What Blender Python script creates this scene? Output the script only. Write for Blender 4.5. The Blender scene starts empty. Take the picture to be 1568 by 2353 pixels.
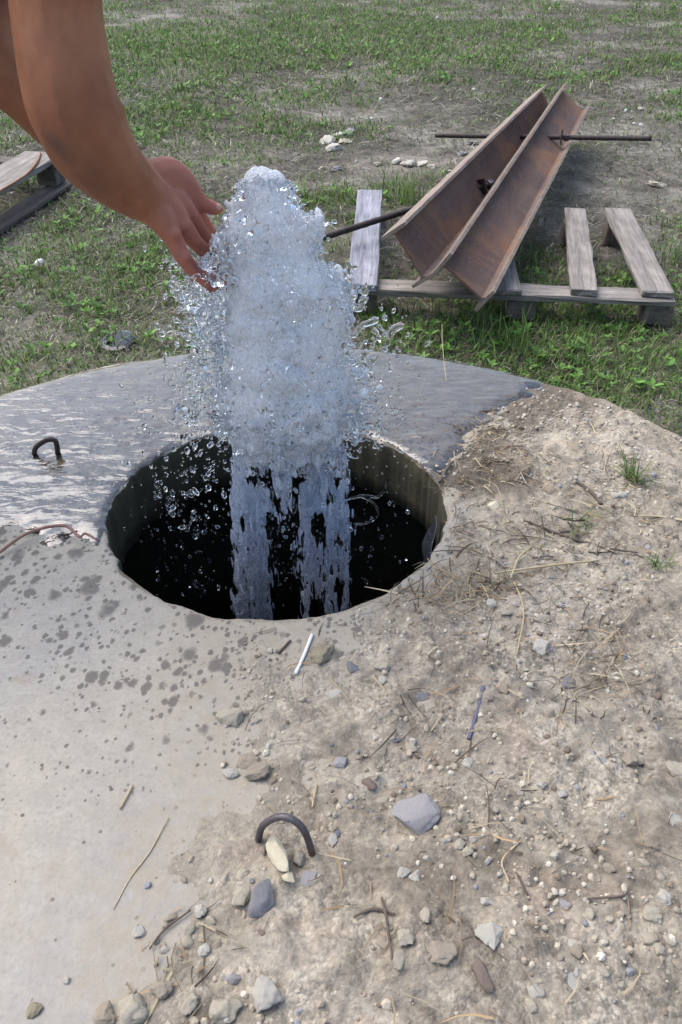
import bpy, math
import numpy as np
from mathutils import Vector, Matrix

rng = np.random.default_rng(7)
R = math.radians
sc = bpy.context.scene
col = sc.collection

# ------------------------------------------------------------------ camera, world, sun, exposure
F, CX, CY, H, PIT = 1770.0, 784.0, 1176.5, 1.3, R(40)      # focal length and centre in units of a 1568 x 2353 picture
cam_d = bpy.data.cameras.new('camera')
cam_d.sensor_fit = 'VERTICAL'; cam_d.sensor_height = 24.0; cam_d.lens = 24.0 * F / 2353.0
cam_d.clip_start = 0.02; cam_d.clip_end = 2000
cam = bpy.data.objects.new('camera', cam_d); col.objects.link(cam)
cam.location = (0, 0, H); cam.rotation_euler = (R(90) - PIT, 0, 0)
sc.camera = cam

SUN_EL, SUN_AZ = R(55), R(-58)          # azimuth measured from +y towards +x: light comes from the far left
world = bpy.data.worlds.new('World'); sc.world = world; world.use_nodes = True
wn = world.node_tree.nodes; wl = world.node_tree.links
sky = wn.new('ShaderNodeTexSky'); sky.sky_type = 'NISHITA'; sky.sun_disc = False
sky.sun_elevation = SUN_EL; sky.sun_rotation = SUN_AZ
sky.air_density = 1.0; sky.dust_density = 3.0; sky.ozone_density = .7
bg = wn['Background']; bg.inputs[1].default_value = 0.125
wl.new(sky.outputs[0], bg.inputs[0])
sun_d = bpy.data.lights.new('sun', 'SUN'); sun_d.energy = 1.5; sun_d.angle = R(70); sun_d.color = (1, .975, .955)
sun = bpy.data.objects.new('sun', sun_d); col.objects.link(sun)
sd = Vector((math.sin(SUN_AZ) * math.cos(SUN_EL), math.cos(SUN_AZ) * math.cos(SUN_EL), math.sin(SUN_EL)))
sun.rotation_euler = sd.to_track_quat('Z', 'Y').to_euler(); sun.location = (0, 0, 5)
vs = sc.view_settings
vs.view_transform = 'Standard'; vs.look = 'None'; vs.exposure = 1.2; vs.gamma = 1; vs.use_curve_mapping = False
sc.cycles.max_bounces = 16; sc.cycles.transmission_bounces = 14; sc.cycles.transparent_max_bounces = 24
sc.cycles.use_denoising = True

# ------------------------------------------------------------------ geometry of the view
fw = np.array([0, math.cos(PIT), -math.sin(PIT)]); up = np.array([0, math.sin(PIT), math.cos(PIT)])
rt = np.array([1.0, 0, 0]); C0 = np.array([0, 0, H])
def ray(x, y): return fw + rt * (x - CX) / F + up * (CY - y) / F
def atz(x, y, z=0.0):
    d = ray(x, y); return C0 + d * (z - H) / d[2]
def aty(x, y, Y):
    d = ray(x, y); return C0 + d * (Y / d[1])
def atd(x, y, dep): return C0 + ray(x, y) * dep
# the well cover lies in a plane that falls 5 degrees away from the camera; local frame: u right, v away, h up
T, HS = R(5.0), 0.845
NS = np.array([0, math.sin(T), math.cos(T)]); ES = np.array([0, math.cos(T), -math.sin(T)])
UC, VC, RC = -0.12, 1.0, 1.0            # centre and radius of the cover
UH, VH, RH = -0.121, 1.232, 0.321       # its opening
def S(u, v, h=0.0): return C0 + rt * u + ES * v + NS * (h - HS)
S0 = S(UC, VC, 0)
def slab_uv(x, y):
    d = ray(x, y); p = C0 + d * (-HS / (d @ NS)); return np.array([p[0], (p - C0) @ ES])
def slab_scale(x, y):                    # metres per picture unit there
    d = ray(x, y); return (-HS / (d @ NS)) / F

# ------------------------------------------------------------------ numeric helpers
def _hash(ix, iy, iz, seed):
    h = (ix * 374761393 + iy * 668265263 + iz * 2147483647 + seed * 974634777) & 0xffffffff
    h = ((h ^ (h >> 13)) * 1274126177) & 0xffffffff
    h = ((h ^ (h >> 16)) * 2246822519) & 0xffffffff
    return ((h ^ (h >> 15)) & 0xffffff) / float(0xffffff) * 2 - 1
def noise3(p, seed=0):
    p = np.asarray(p, float); i = np.floor(p).astype(np.int64); f = p - i; w = f * f * f * (f * (f * 6 - 15) + 10)
    r = 0
    for dx in (0, 1):
        for dy in (0, 1):
            for dz in (0, 1):
                h = _hash(i[..., 0] + dx, i[..., 1] + dy, i[..., 2] + dz, seed)
                r = r + h * (w[..., 0] if dx else 1 - w[..., 0]) * (w[..., 1] if dy else 1 - w[..., 1]) * (w[..., 2] if dz else 1 - w[..., 2])
    return r
def fbm(p, o=4, seed=0, g=.5):
    p = np.asarray(p, float); a, r, t = 1.0, 0, 0
    for k in range(o):
        r = r + a * noise3(p * 2.0**k + 17.3 * k, seed + k); t += a; a *= g
    return r / t
def fb2(x, y, s, o=4, seed=0, g=.5): return fbm(np.stack([x * s, y * s, np.zeros_like(x) + .37], -1), o, seed, g)
def sstep(a, b, x): t = np.clip((x - a) / (b - a), 0, 1); return t * t * (3 - 2 * t)
def poly_sd(poly, x, y):
    poly = np.asarray(poly); n = len(poly); d = np.full(x.shape, 1e9); ins = np.zeros(x.shape, bool)
    for i in range(n):
        a, b = poly[i], poly[(i + 1) % n]; ex, ey = b - a
        t = np.clip(((x - a[0]) * ex + (y - a[1]) * ey) / (ex * ex + ey * ey + 1e-12), 0, 1)
        d = np.minimum(d, np.hypot(x - a[0] - t * ex, y - a[1] - t * ey))
        c = ((a[1] > y) != (b[1] > y)) & (x < (b[0] - a[0]) * (y - a[1]) / (b[1] - a[1] + 1e-12) + a[0])
        ins ^= c
    return np.where(ins, d, -d)

def make_mesh(name, V, faces, colr=None, smooth=True):
    """faces: list of (n,k) index arrays"""
    me = bpy.data.meshes.new(name); V = np.asarray(V, np.float32)
    faces = [np.asarray(f, np.int32) for f in (faces if isinstance(faces, list) else [faces]) if len(f)]
    me.vertices.add(len(V)); me.vertices.foreach_set('co', V.ravel())
    nl = sum(f.size for f in faces); npoly = sum(len(f) for f in faces)
    me.loops.add(nl); me.loops.foreach_set('vertex_index', np.concatenate([f.ravel() for f in faces]))
    tot = np.concatenate([np.full(len(f), f.shape[1], np.int32) for f in faces])
    st = np.concatenate([[0], np.cumsum(tot)[:-1]]).astype(np.int32)
    me.polygons.add(npoly); me.polygons.foreach_set('loop_start', st); me.polygons.foreach_set('loop_total', tot)
    me.polygons.foreach_set('use_smooth', np.full(npoly, smooth))
    if colr is not None:
        a = me.color_attributes.new('col', 'FLOAT_COLOR', 'POINT')
        cc = np.ones((len(V), 4), np.float32); cc[:, :3] = colr; a.data.foreach_set('color', cc.ravel())
    me.update(calc_edges=True); me.validate(); return me

def tag(o, label=None, cat=None, group=None, kind=None):
    if label: o['label'] = label
    if cat: o['category'] = cat
    if group: o['group'] = group
    if kind: o['kind'] = kind
    return o
def link(name, me, mat=None, parent=None, loc=None):
    o = bpy.data.objects.new(name, me); col.objects.link(o)
    if mat is not None and me is not None and len(me.materials) == 0: me.materials.append(mat)
    if parent is not None: o.parent = parent
    if loc is not None: o.location = loc
    return o
def obj(name, V, faces, mat, parent=None, base=None, colr=None, smooth=True):
    """V in world (or, with a parent, relative to `base` = the parent's place)"""
    V = np.asarray(V, float)
    if base is not None: V = V - np.asarray(base)
    o = link(name, make_mesh(name, V, faces, colr, smooth), mat, parent)
    if parent is None and base is not None: o.location = base
    return o
def empty(name, loc):
    o = bpy.data.objects.new(name, None); col.objects.link(o); o.location = loc; o.empty_display_size = .05; return o
def at_slab(o):                          # local (u,v,h) around the cover's centre
    o.location = S0; o.rotation_euler = (-T, 0, 0); return o

def grid_faces(nx, ny, mask=None):
    i = np.arange(nx * ny).reshape(ny, nx)
    f = np.stack([i[:-1, :-1], i[:-1, 1:], i[1:, 1:], i[1:, :-1]], -1).reshape(-1, 4)
    if mask is not None: f = f[mask.ravel()[f].all(1)]
    return f
def compact(V, f, colr=None):
    u, inv = np.unique(f, return_inverse=True)
    return V[u], inv.reshape(f.shape), (None if colr is None else colr[u])

_ico = {}
def ico(sub):
    if sub not in _ico:
        import bmesh
        bm = bmesh.new(); bmesh.ops.create_icosphere(bm, subdivisions=max(sub, 1), radius=1)
        bm.verts.ensure_lookup_table()
        V = np.array([v.co[:] for v in bm.verts]); f = np.array([[v.index for v in p.verts] for p in bm.faces]); bm.free()
        _ico[sub] = (V, f)
    return _ico[sub]
def blobs(cen, rad, sub=1, rots=None):
    V0, f0 = ico(sub); cen = np.asarray(cen, float); rad = np.asarray(rad, float)
    if rad.ndim == 1: rad = rad[:, None]
    P = V0[None] * (rad[:, None, :] if rad.shape[1] == 3 else rad[:, None])
    if rots is not None: P = np.einsum('nij,nvj->nvi', rots, P)
    V = (P + cen[:, None]).reshape(-1, 3)
    f = (f0[None] + (np.arange(len(cen)) * len(V0))[:, None, None]).reshape(-1, 3)
    return V, f
def rand_rot(n, r=rng):
    q = r.normal(size=(n, 4)); q /= np.linalg.norm(q, axis=1)[:, None]; w, x, y, z = q.T
    return np.stack([1-2*(y*y+z*z), 2*(x*y-z*w), 2*(x*z+y*w), 2*(x*y+z*w), 1-2*(x*x+z*z), 2*(y*z-x*w), 2*(x*z-y*w), 2*(y*z+x*w), 1-2*(x*x+y*y)], 1).reshape(-1, 3, 3)
def remesh(V, f, voxel, smooth_it=0, fac=.5, decimate=0):
    me = make_mesh('tmp', V, f); o = bpy.data.objects.new('tmp', me); col.objects.link(o)
    m = o.modifiers.new('r', 'REMESH'); m.mode = 'VOXEL'; m.voxel_size = voxel; m.use_smooth_shade = True
    if smooth_it:
        s = o.modifiers.new('s', 'SMOOTH'); s.factor = fac; s.iterations = smooth_it
    if decimate: dm = o.modifiers.new('d', 'DECIMATE'); dm.ratio = decimate
    dg = bpy.context.evaluated_depsgraph_get(); dg.update()
    r = bpy.data.meshes.new_from_object(o.evaluated_get(dg))
    bpy.data.objects.remove(o); bpy.data.meshes.remove(me)
    n = np.empty(len(r.vertices) * 3); r.vertices.foreach_get('co', n)
    r.polygons.foreach_set('use_smooth', np.ones(len(r.polygons), bool))
    return r, n.reshape(-1, 3)
def shift_mesh(me, co, base):
    me.vertices.foreach_set('co', np.ascontiguousarray(co - np.asarray(base), np.float32).ravel()); me.update()

def catmull(P, n=8):
    P = np.asarray(P, float); Q = np.vstack([2*P[0]-P[1], P, 2*P[-1]-P[-2]]); out = []
    for i in range(1, len(Q) - 2):
        t = np.linspace(0, 1, n, endpoint=False)[:, None]; a, b, c, d = Q[i-1], Q[i], Q[i+1], Q[i+2]
        out.append(.5 * (2*b + (c-a)*t + (2*a-5*b+4*c-d)*t*t + (3*b-a-3*c+d)*t**3))
    return np.vstack(out + [P[-1:]])
def tube(P, rad, ns=8, n=6, jit=0):
    """swept round bar: world verts and faces"""
    PR = np.hstack([np.asarray(P, float), np.broadcast_to(np.asarray(rad, float).reshape(-1, 1), (len(P), 1))])
    Q = catmull(PR, n) if n > 1 else PR
    P, r = Q[:, :3], Q[:, 3]; t = np.gradient(P, axis=0); t /= np.linalg.norm(t, axis=1)[:, None] + 1e-12
    ref = np.array([.31, .17, .93]); a = np.cross(t, ref); a /= np.linalg.norm(a, axis=1)[:, None]; b = np.cross(t, a)
    th = np.linspace(0, 2*np.pi, ns, endpoint=False)
    rr = r[:, None, None] * (1 + jit * rng.normal(size=(len(P), ns, 1)))
    V = P[:, None] + rr * (np.cos(th)[None, :, None] * a[:, None] + np.sin(th)[None, :, None] * b[:, None])
    m = len(P); V = V.reshape(-1, 3); i = np.arange(m * ns).reshape(m, ns); j = np.roll(i, -1, 1)
    q = np.stack([i[:-1], j[:-1], j[1:], i[1:]], -1).reshape(-1, 4)
    c0, c1 = len(V), len(V) + 1; V = np.vstack([V, P[0], P[-1]])
    tr = np.vstack([np.stack([np.full(ns, c0), j[0], i[0]], 1), np.stack([np.full(ns, c1), i[-1], j[-1]], 1)])
    return V, [q, tr]

def box_frame(o, ax, ay, az, lx, ly, lz, bev=.004, rough=.0015, nx=6):
    """bevelled, slightly uneven beam: corner o, unit axes, lengths"""
    xs = np.r_[0, bev, np.linspace(bev, lx - bev, nx)[1:-1], lx - bev, lx]
    sect = np.array([[bev, 0], [ly-bev, 0], [ly, bev], [ly, lz-bev], [ly-bev, lz], [bev, lz], [0, lz-bev], [0, bev]])
    mid = sect.mean(0); rows = []
    for k, x in enumerate(xs):
        s = sect.copy()
        if k in (0, len(xs) - 1): s = mid + (s - mid) * np.array([1 - 2*bev/ly, 1 - 2*bev/lz])
        rows.append(np.c_[np.full(8, x), s])
    L = np.array(rows); L += rng.normal(size=L.shape) * rough
    V = np.asarray(o) + L[..., :1] * ax + L[..., 1:2] * ay + L[..., 2:] * az
    V = V.reshape(-1, 3); m = len(xs); i = np.arange(m * 8).reshape(m, 8); j = np.roll(i, -1, 1)
    q = np.stack([i[:-1], i[1:], j[1:], j[:-1]], -1).reshape(-1, 4)
    return V, [q, i[:1], i[-1:, ::-1]]

# ------------------------------------------------------------------ materials
def new_mat(name):
    m = bpy.data.materials.new(name); m.use_nodes = True; nt = m.node_tree
    return m, nt, nt.nodes['Principled BSDF'], nt.nodes['Material Output']
class N:
    def __init__(s, nt): s.nt = nt
    def __call__(s, typ, ins=None, **kw):
        n = s.nt.nodes.new(typ)
        for k, v in kw.items(): setattr(n, k, v)
        for k, v in (ins or {}).items():
            if isinstance(v, bpy.types.NodeSocket): s.nt.links.new(v, n.inputs[k])
            else: n.inputs[k].default_value = v
        return n
    def noise(s, vec, scale, detail=6, rough=.6, dist=0):
        return s('ShaderNodeTexNoise', {'Vector': vec, 'Scale': scale, 'Detail': detail, 'Roughness': rough, 'Distortion': dist}).outputs[0]
    def ramp(s, fac, *stops):
        n = s('ShaderNodeValToRGB', {'Fac': fac}); e = n.color_ramp.elements
        while len(e) < len(stops): e.new(.5)
        for el, (p, c) in zip(e, stops):
            el.position = p; el.color = (c, c, c, 1) if not isinstance(c, tuple) else (*c, 1)
        return n.outputs[0]
    def mix(s, fac, a, b, mode='MIX'):
        n = s('ShaderNodeMix', data_type='RGBA', blend_type=mode)
        for idx, v in ((0, fac), (6, a), (7, b)):
            if isinstance(v, bpy.types.NodeSocket): s.nt.links.new(v, n.inputs[idx])
            else: n.inputs[idx].default_value = (*v, 1) if isinstance(v, tuple) else v
        return n.outputs[2]
    def math(s, op, a, b=0.0, clamp=False):
        n = s('ShaderNodeMath', {0: a, 1: b}, operation=op); n.use_clamp = clamp; return n.outputs[0]
    def bump(s, h, strength, dist):
        return s('ShaderNodeBump', {'Height': h, 'Strength': strength, 'Distance': dist}).outputs[0]
    def obj(s): return s('ShaderNodeTexCoord').outputs['Object']
    def pos(s): return s('ShaderNodeNewGeometry').outputs['Position']
    def attr(s, name='col'): return s('ShaderNodeAttribute', attribute_name=name).outputs[0]
    def link(s, a, b): s.nt.links.new(a, b)

def mat_ground():
    m, nt, b, out = new_mat('ground_soil'); n = N(nt); p = n.pos()
    a = n.noise(p, 1.1, 8, .62); c = n.noise(p, 14, 8, .7); d = n.noise(p, 90, 5, .7)
    base = n.ramp(a, (.36, (.06, .054, .04)), (.5, (.115, .102, .08)), (.60, (.27, .25, .21)), (.7, (.36, .34, .30)))
    base = n.mix(n.math('MULTIPLY', n.attr(), n.ramp(n.noise(p, 5, 6, .7), (.35, .3), (.6, 1.0))), base, n.mix(a, (.27, .24, .19), (.40, .37, .32)))
    fine = n.mix(.6, base, n.ramp(c, (.3, .35), (.7, 1.5)), 'MULTIPLY')
    fine = n.mix(.6, fine, n.ramp(d, (.3, .45), (.7, 1.4)), 'MULTIPLY')
    n.link(fine, b.inputs['Base Color']); b.inputs['Roughness'].default_value = .95
    n.link(n.bump(n.math('ADD', c, n.math('MULTIPLY', d, .4)), .9, .03), b.inputs['Normal']); return m
def mat_soil():
    m, nt, b, out = new_mat('dusty_soil'); n = N(nt); p = n.obj()
    a = n.noise(p, 3.2, 6, .6); c = n.noise(p, 22, 8, .7, .4); d = n.noise(p, 120, 6, .75); e = n.noise(p, 7, 5, .6, .8)
    base = n.ramp(a, (.3, (.255, .215, .162)), (.5, (.345, .302, .236)), (.68, (.41, .368, .30)))
    base = n.mix(n.ramp(e, (.54, 0.0), (.70, .45)), base, (.30, .215, .155))
    base = n.mix(.75, base, n.ramp(c, (.32, .35), (.62, 1.3)), 'MULTIPLY')
    base = n.mix(.6, base, n.ramp(d, (.3, .4), (.66, 1.4)), 'MULTIPLY')
    dark = n.noise(p, 5.0, 6, .7)
    base = n.mix(n.ramp(dark, (.52, 0.0), (.66, .65)), base, (.13, .105, .078))
    cr = n('ShaderNodeTexVoronoi', {'Vector': p, 'Scale': 210.0}); cv = n('ShaderNodeSeparateColor', {0: cr.outputs[1]}).outputs[0]; cr2 = n('ShaderNodeTexVoronoi', {'Vector': p, 'Scale': 85.0})
    grit = n.ramp(n.noise(p, 9, 5, .65, .5), (.42, .12), (.6, 1.0))
    base = n.mix(n.math('MULTIPLY', grit, .7), base, n.ramp(cv, (.0, .6), (.6, 1.0), (1.0, 1.4)), 'MULTIPLY')
    at_ = n('ShaderNodeSeparateColor', {0: n.attr()}).outputs; wt = at_[0]
    base = n.mix(n.math('MULTIPLY', at_[1], .7), base, n.mix(a, (.28, .25, .195), (.37, .335, .268)))
    base = n.mix(wt, base, n.mix(1.0, base, (.40, .37, .34), 'MULTIPLY'))
    n.link(base, b.inputs['Base Color']); n.link(n.math('SUBTRACT', .95, n.math('MULTIPLY', wt, .22)), b.inputs['Roughness'])
    gr = n.math('MULTIPLY', grit, n.math('ADD', n.math('MULTIPLY', cr.outputs[0], -.5), n.math('MULTIPLY', cr2.outputs[0], -.6)))
    n.link(n.bump(n.math('ADD', n.math('ADD', n.math('MULTIPLY', c, .6), d), gr), .8, .006), b.inputs['Normal']); return m
def mat_concrete():
    m, nt, b, out = new_mat('concrete'); n = N(nt); p = n.obj()
    a = n.noise(p, 2.2, 6, .6); c = n.noise(p, 35, 8, .7); d = n.noise(p, 170, 5, .7)
    base = n.ramp(a, (.34, (.30, .295, .285)), (.5, (.345, .325, .285)), (.64, (.375, .345, .285)))
    base = n.mix(.35, base, n.ramp(c, (.3, .6), (.7, 1.25)), 'MULTIPLY')
    base = n.mix(.4, base, n.ramp(d, (.32, .5), (.5, 1.0), (.75, 1.25)), 'MULTIPLY')
    # rusty smears and dark specks
    base = n.mix(n.ramp(n.noise(p, 6, 4, .6, 1.5), (.62, 0.0), (.74, .4)), base, (.27, .17, .10))
    vo = n('ShaderNodeTexVoronoi', {'Vector': p, 'Scale': 60.0}); n2 = vo.outputs
    base = n.mix(n.math('MULTIPLY', n.math('LESS_THAN', n2[0], .16), n.math('GREATER_THAN', n('ShaderNodeSeparateColor', {0: n2[1]}).outputs[0], .8)), base, (.09, .075, .06))
    dst = n.math('MULTIPLY', n.attr(), n.ramp(n.noise(p, 28, 6, .7), (.3, .25), (.6, 1.0)))
    base = n.mix(dst, base, n.mix(n.noise(p, 60, 5, .7), (.24, .21, .158), (.37, .33, .262)))
    # splashed wet spots on the near left of the opening: sizes differ from cell to cell
    sep = n('ShaderNodeSeparateXYZ', {0: p}).outputs
    def spots(scale, lo, reach):
        wv = n('ShaderNodeMapping', {'Vector': p, 'Scale': (1, .75, 1)}).outputs[0]
        wv = n('ShaderNodeVectorMath', {0: wv, 1: n('ShaderNodeVectorMath', {0: n('ShaderNodeTexNoise', {'Vector': p, 'Scale': scale * 1.6, 'Detail': 2.0}).outputs[1], 'Scale': .55 / scale}, operation='SCALE').outputs[0]}, operation='ADD').outputs[0]
        v = n('ShaderNodeTexVoronoi', {'Vector': wv, 'Scale': float(scale), 'Randomness': 1.0})
        rnd = n('ShaderNodeSeparateColor', {0: v.outputs[1]}).outputs
        # distance from the opening's centre
        dx = n.math('SUBTRACT', sep[0], UH - UC - .1); dy = n.math('SUBTRACT', sep[1], VH - VC)
        dist = n.math('SQRT', n.math('ADD', n.math('MULTIPLY', dx, dx), n.math('MULTIPLY', dy, dy)))
        fall = n.ramp(n.math('DIVIDE', dist, reach), (.55, 1.0), (1.0, 0.0))
        thr = n.math('MULTIPLY', n.math('SUBTRACT', n.math('MULTIPLY', rnd[0], n.math('ADD', fall, .0)), lo), .62)
        return n.math('MULTIPLY', n.math('SUBTRACT', thr, v.outputs[0]), 6.0, True)
    wet = n.math('MAXIMUM', spots(21, .30, .80), spots(46, .14, .84), True)
    wet = n.math('MAXIMUM', wet, spots(95, .10, .85), True)
    base = n.mix(n.math('MULTIPLY', wet, .72), base, n.mix(1.0, base, (.42, .38, .34), 'MULTIPLY'))
    base = n.mix(n.math('MULTIPLY', wet, .65), base, (.10, .094, .088))
    n.link(base, b.inputs['Base Color'])
    n.link(n.math('SUBTRACT', .9, n.math('MULTIPLY', wet, .12)), b.inputs['Roughness'])
    n.link(n.bump(n.math('ADD', n.math('MULTIPLY', c, .5), d), .5, .003), b.inputs['Normal']); return m
def mat_simple(name, c1, c2, scale=30, rough=.9, bump=.4, bdist=.004, c3=None, metal=0.0, coord='obj', stretch=None, dark=.4):
    m, nt, b, out = new_mat(name); n = N(nt); p = n.obj() if coord == 'obj' else n.pos()
    if stretch: p = n('ShaderNodeMapping', {'Vector': p, 'Scale': stretch}).outputs[0]
    a = n.noise(p, scale, 8, .65, .3); d = n.noise(p, scale * 6, 5, .7)
    base = n.ramp(a, (.33, c1), (.67, c2))
    if c3: base = n.mix(n.ramp(n.noise(p, scale * .45, 5, .6, .6), (.55, 0.0), (.66, .8)), base, c3)
    base = n.mix(dark, base, n.ramp(d, (.3, .3), (.65, 1.3)), 'MULTIPLY')
    n.link(base, b.inputs['Base Color']); b.inputs['Roughness'].default_value = rough; b.inputs['Metallic'].default_value = metal
    if bump: n.link(n.bump(n.math('ADD', a, d), bump, bdist), b.inputs['Normal'])
    return m
def mat_vcol(name, rough=.6, transl=.25, spec=.3):
    m, nt, b, out = new_mat(name); n = N(nt); c = n.attr()
    n.link(c, b.inputs['Base Color']); b.inputs['Roughness'].default_value = rough; b.inputs['Specular IOR Level'].default_value = spec
    if transl:
        t = n('ShaderNodeBsdfTranslucent', {'Color': c}); mx = n('ShaderNodeMixShader', {0: transl, 1: b.outputs[0], 2: t.outputs[0]})
        n.link(mx.outputs[0], out.inputs[0])
    return m
def mat_film(name='water_film', bs=.55, tint=(.80, .78, .76, 1), ior=1.85):
    """a thin sheet of water: clear, glossy by its angle"""
    m, nt, b, out = new_mat(name); n = N(nt); p = n.obj()
    nt.nodes.remove(b)
    st = n('ShaderNodeMapping', {'Vector': p, 'Scale': (1, 2.4, 1)}).outputs[0]
    h = n.math('ADD', n.noise(st, 9, 3, .55, 1.8), n.math('MULTIPLY', n.noise(st, 42, 2, .5, .8), .16))
    nm = n.bump(h, bs, .008)
    fr = n('ShaderNodeFresnel', {'IOR': ior, 'Normal': nm}).outputs[0]
    g = n('ShaderNodeBsdfGlossy', {'Color': (1, 1, 1, 1), 'Roughness': .045, 'Normal': nm})
    t = n('ShaderNodeBsdfTransparent', {'Color': tint})
    mx = n('ShaderNodeMixShader', {0: fr, 1: t.outputs[0], 2: g.outputs[0]})
    n.link(mx.outputs[0], out.inputs[0]); return m
def mat_water():
    m, nt, b, out = new_mat('clear_water'); n = N(nt); nt.nodes.remove(b)
    g = n('ShaderNodeBsdfGlass', {'Color': (.97, .985, 1, 1), 'IOR': 1.33, 'Roughness': .0})
    n.link(g.outputs[0], out.inputs[0]); return m
def mat_foam(name='aerated_water', white=1.0, tone=(.95, .97, 1, 1)):
    """water full of air bubbles: white where the bubbles crowd, clear and glinting between"""
    m, nt, b, out = new_mat(name); n = N(nt); p = n.pos()
    mp = n('ShaderNodeMapping', {'Vector': p, 'Scale': (1, 1, .55)}).outputs[0]
    st = n.noise(mp, 120, 5, .7, .9); c = n.noise(p, 230, 4, .7, .5); big = n.noise(mp, 38, 4, .6, .8)
    nm = n.bump(n.math('ADD', n.math('ADD', c, st), n.math('MULTIPLY', big, 1.2)), 1.0, .010)
    b.inputs['Base Color'].default_value = tone; b.inputs['Roughness'].default_value = .06; b.inputs['IOR'].default_value = 1.33
    n.link(n.bump(n.math('ADD', c, st), .55, .006), b.inputs['Normal']); b.inputs['Specular IOR Level'].default_value = 1.0
    tr = n('ShaderNodeBsdfTranslucent', {'Color': tone})
    w = n('ShaderNodeMixShader', {0: .3, 1: b.outputs[0], 2: tr.outputs[0]})
    g = n('ShaderNodeBsdfGlass', {'Color': (.97, .985, 1, 1), 'IOR': 1.33, 'Roughness': .02, 'Normal': nm})
    fac = n.math('MULTIPLY', n.ramp(st, (.38, .46), (.52, 1.0)), n.ramp(c, (.38, .62), (.52, 1.0)))
    n.link(n('ShaderNodeMixShader', {0: n.math('MULTIPLY', fac, white), 1: g.outputs[0], 2: w.outputs[0]}).outputs[0], out.inputs[0]); return m
def mat_skin():
    m, nt, b, out = new_mat('tanned_skin'); n = N(nt); p = n.pos()
    a = n.noise(p, 9, 5, .6); c = n.noise(p, 60, 5, .65); d = n.noise(p, 420, 3, .6)
    base = n.ramp(a, (.33, (.25, .092, .044)), (.67, (.40, .165, .082)))
    base = n.mix(.35, base, n.ramp(c, (.3, .75), (.7, 1.15)), 'MULTIPLY')
    base = n.mix(n.attr(), base, (.12, .06, .045))
    red = n.attr('red'); base = n.mix(red, base, (.46, .165, .12))
    n.link(base, b.inputs['Base Color'])
    b.inputs['Roughness'].default_value = .52; b.inputs['Subsurface Weight'].default_value = .2
    b.inputs['Subsurface Radius'].default_value = (.012, .004, .002); b.inputs['Subsurface Scale'].default_value = .6
    b.inputs['Specular IOR Level'].default_value = .3
    vo = n('ShaderNodeTexVoronoi', {'Vector': n('ShaderNodeVectorMath', {0: p, 1: n('ShaderNodeVectorMath', {0: n('ShaderNodeTexNoise', {'Vector': p, 'Scale': 90.0}).outputs[1], 'Scale': .008}, operation='SCALE').outputs[0]}, operation='ADD').outputs[0], 'Scale': 650.0}, feature='DISTANCE_TO_EDGE').outputs[0]
    n.link(n.bump(n.math('ADD', n.math('ADD', d, n.math('MULTIPLY', c, 1.6)), n.math('MULTIPLY', vo, 1.2)), .28, .0016), b.inputs['Normal']); return m
def mat_rust():
    m, nt, b, out = new_mat('rusty_steel'); n = N(nt); p = n.obj()
    st = n('ShaderNodeMapping', {'Vector': p, 'Scale': (6, 1, 6)}).outputs[0]
    a = n.noise(st, 2.2, 7, .65, .3); c = n.noise(p, 30, 7, .7, .4); d = n.noise(p, 140, 5, .7); o_ = n.noise(p, 3.0, 5, .6, .8)
    base = n.ramp(a, (.3, (.085, .045, .034)), (.5, (.12, .067, .05)), (.7, (.155, .095, .072)))
    base = n.mix(n.ramp(o_, (.48, 0.0), (.66, .8)), base, (.25, .12, .055))
    base = n.mix(n.ramp(c, (.58, 0.0), (.72, .5)), base, (.23, .185, .145))
    base = n.mix(.6, base, n.ramp(d, (.3, .4), (.65, 1.3)), 'MULTIPLY')
    base = n.mix(n.attr(), base, n.mix(n.ramp(c, (.35, .2), (.6, 1.0)), (.17, .12, .09), (.33, .295, .26)))
    n.link(base, b.inputs['Base Color']); b.inputs['Roughness'].default_value = .8; b.inputs['Metallic'].default_value = .15
    n.link(n.bump(n.math('ADD', c, d), .5, .004), b.inputs['Normal']); return m
def mat_wood(name, c1, c2, c3, ax):
    """grain runs along the object's own X"""
    m, nt, b, out = new_mat(name); n = N(nt); p = n.obj()
    st = n('ShaderNodeMapping', {'Vector': p, 'Scale': ax}).outputs[0]
    a = n.noise(st, 30, 7, .7, .3); c = n.noise(st, 110, 5, .7); k = n.noise(p, 9, 4, .6)
    base = n.ramp(a, (.3, c1), (.52, c2), (.72, c3))
    base = n.mix(.6, base, n.ramp(c, (.3, .35), (.6, 1.25)), 'MULTIPLY')
    base = n.mix(.5, base, n.ramp(k, (.3, .55), (.7, 1.3)), 'MULTIPLY')
    n.link(base, b.inputs['Base Color']); b.inputs['Roughness'].default_value = .85
    n.link(n.bump(n.math('ADD', a, c), .6, .004), b.inputs['Normal']); return m

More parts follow.
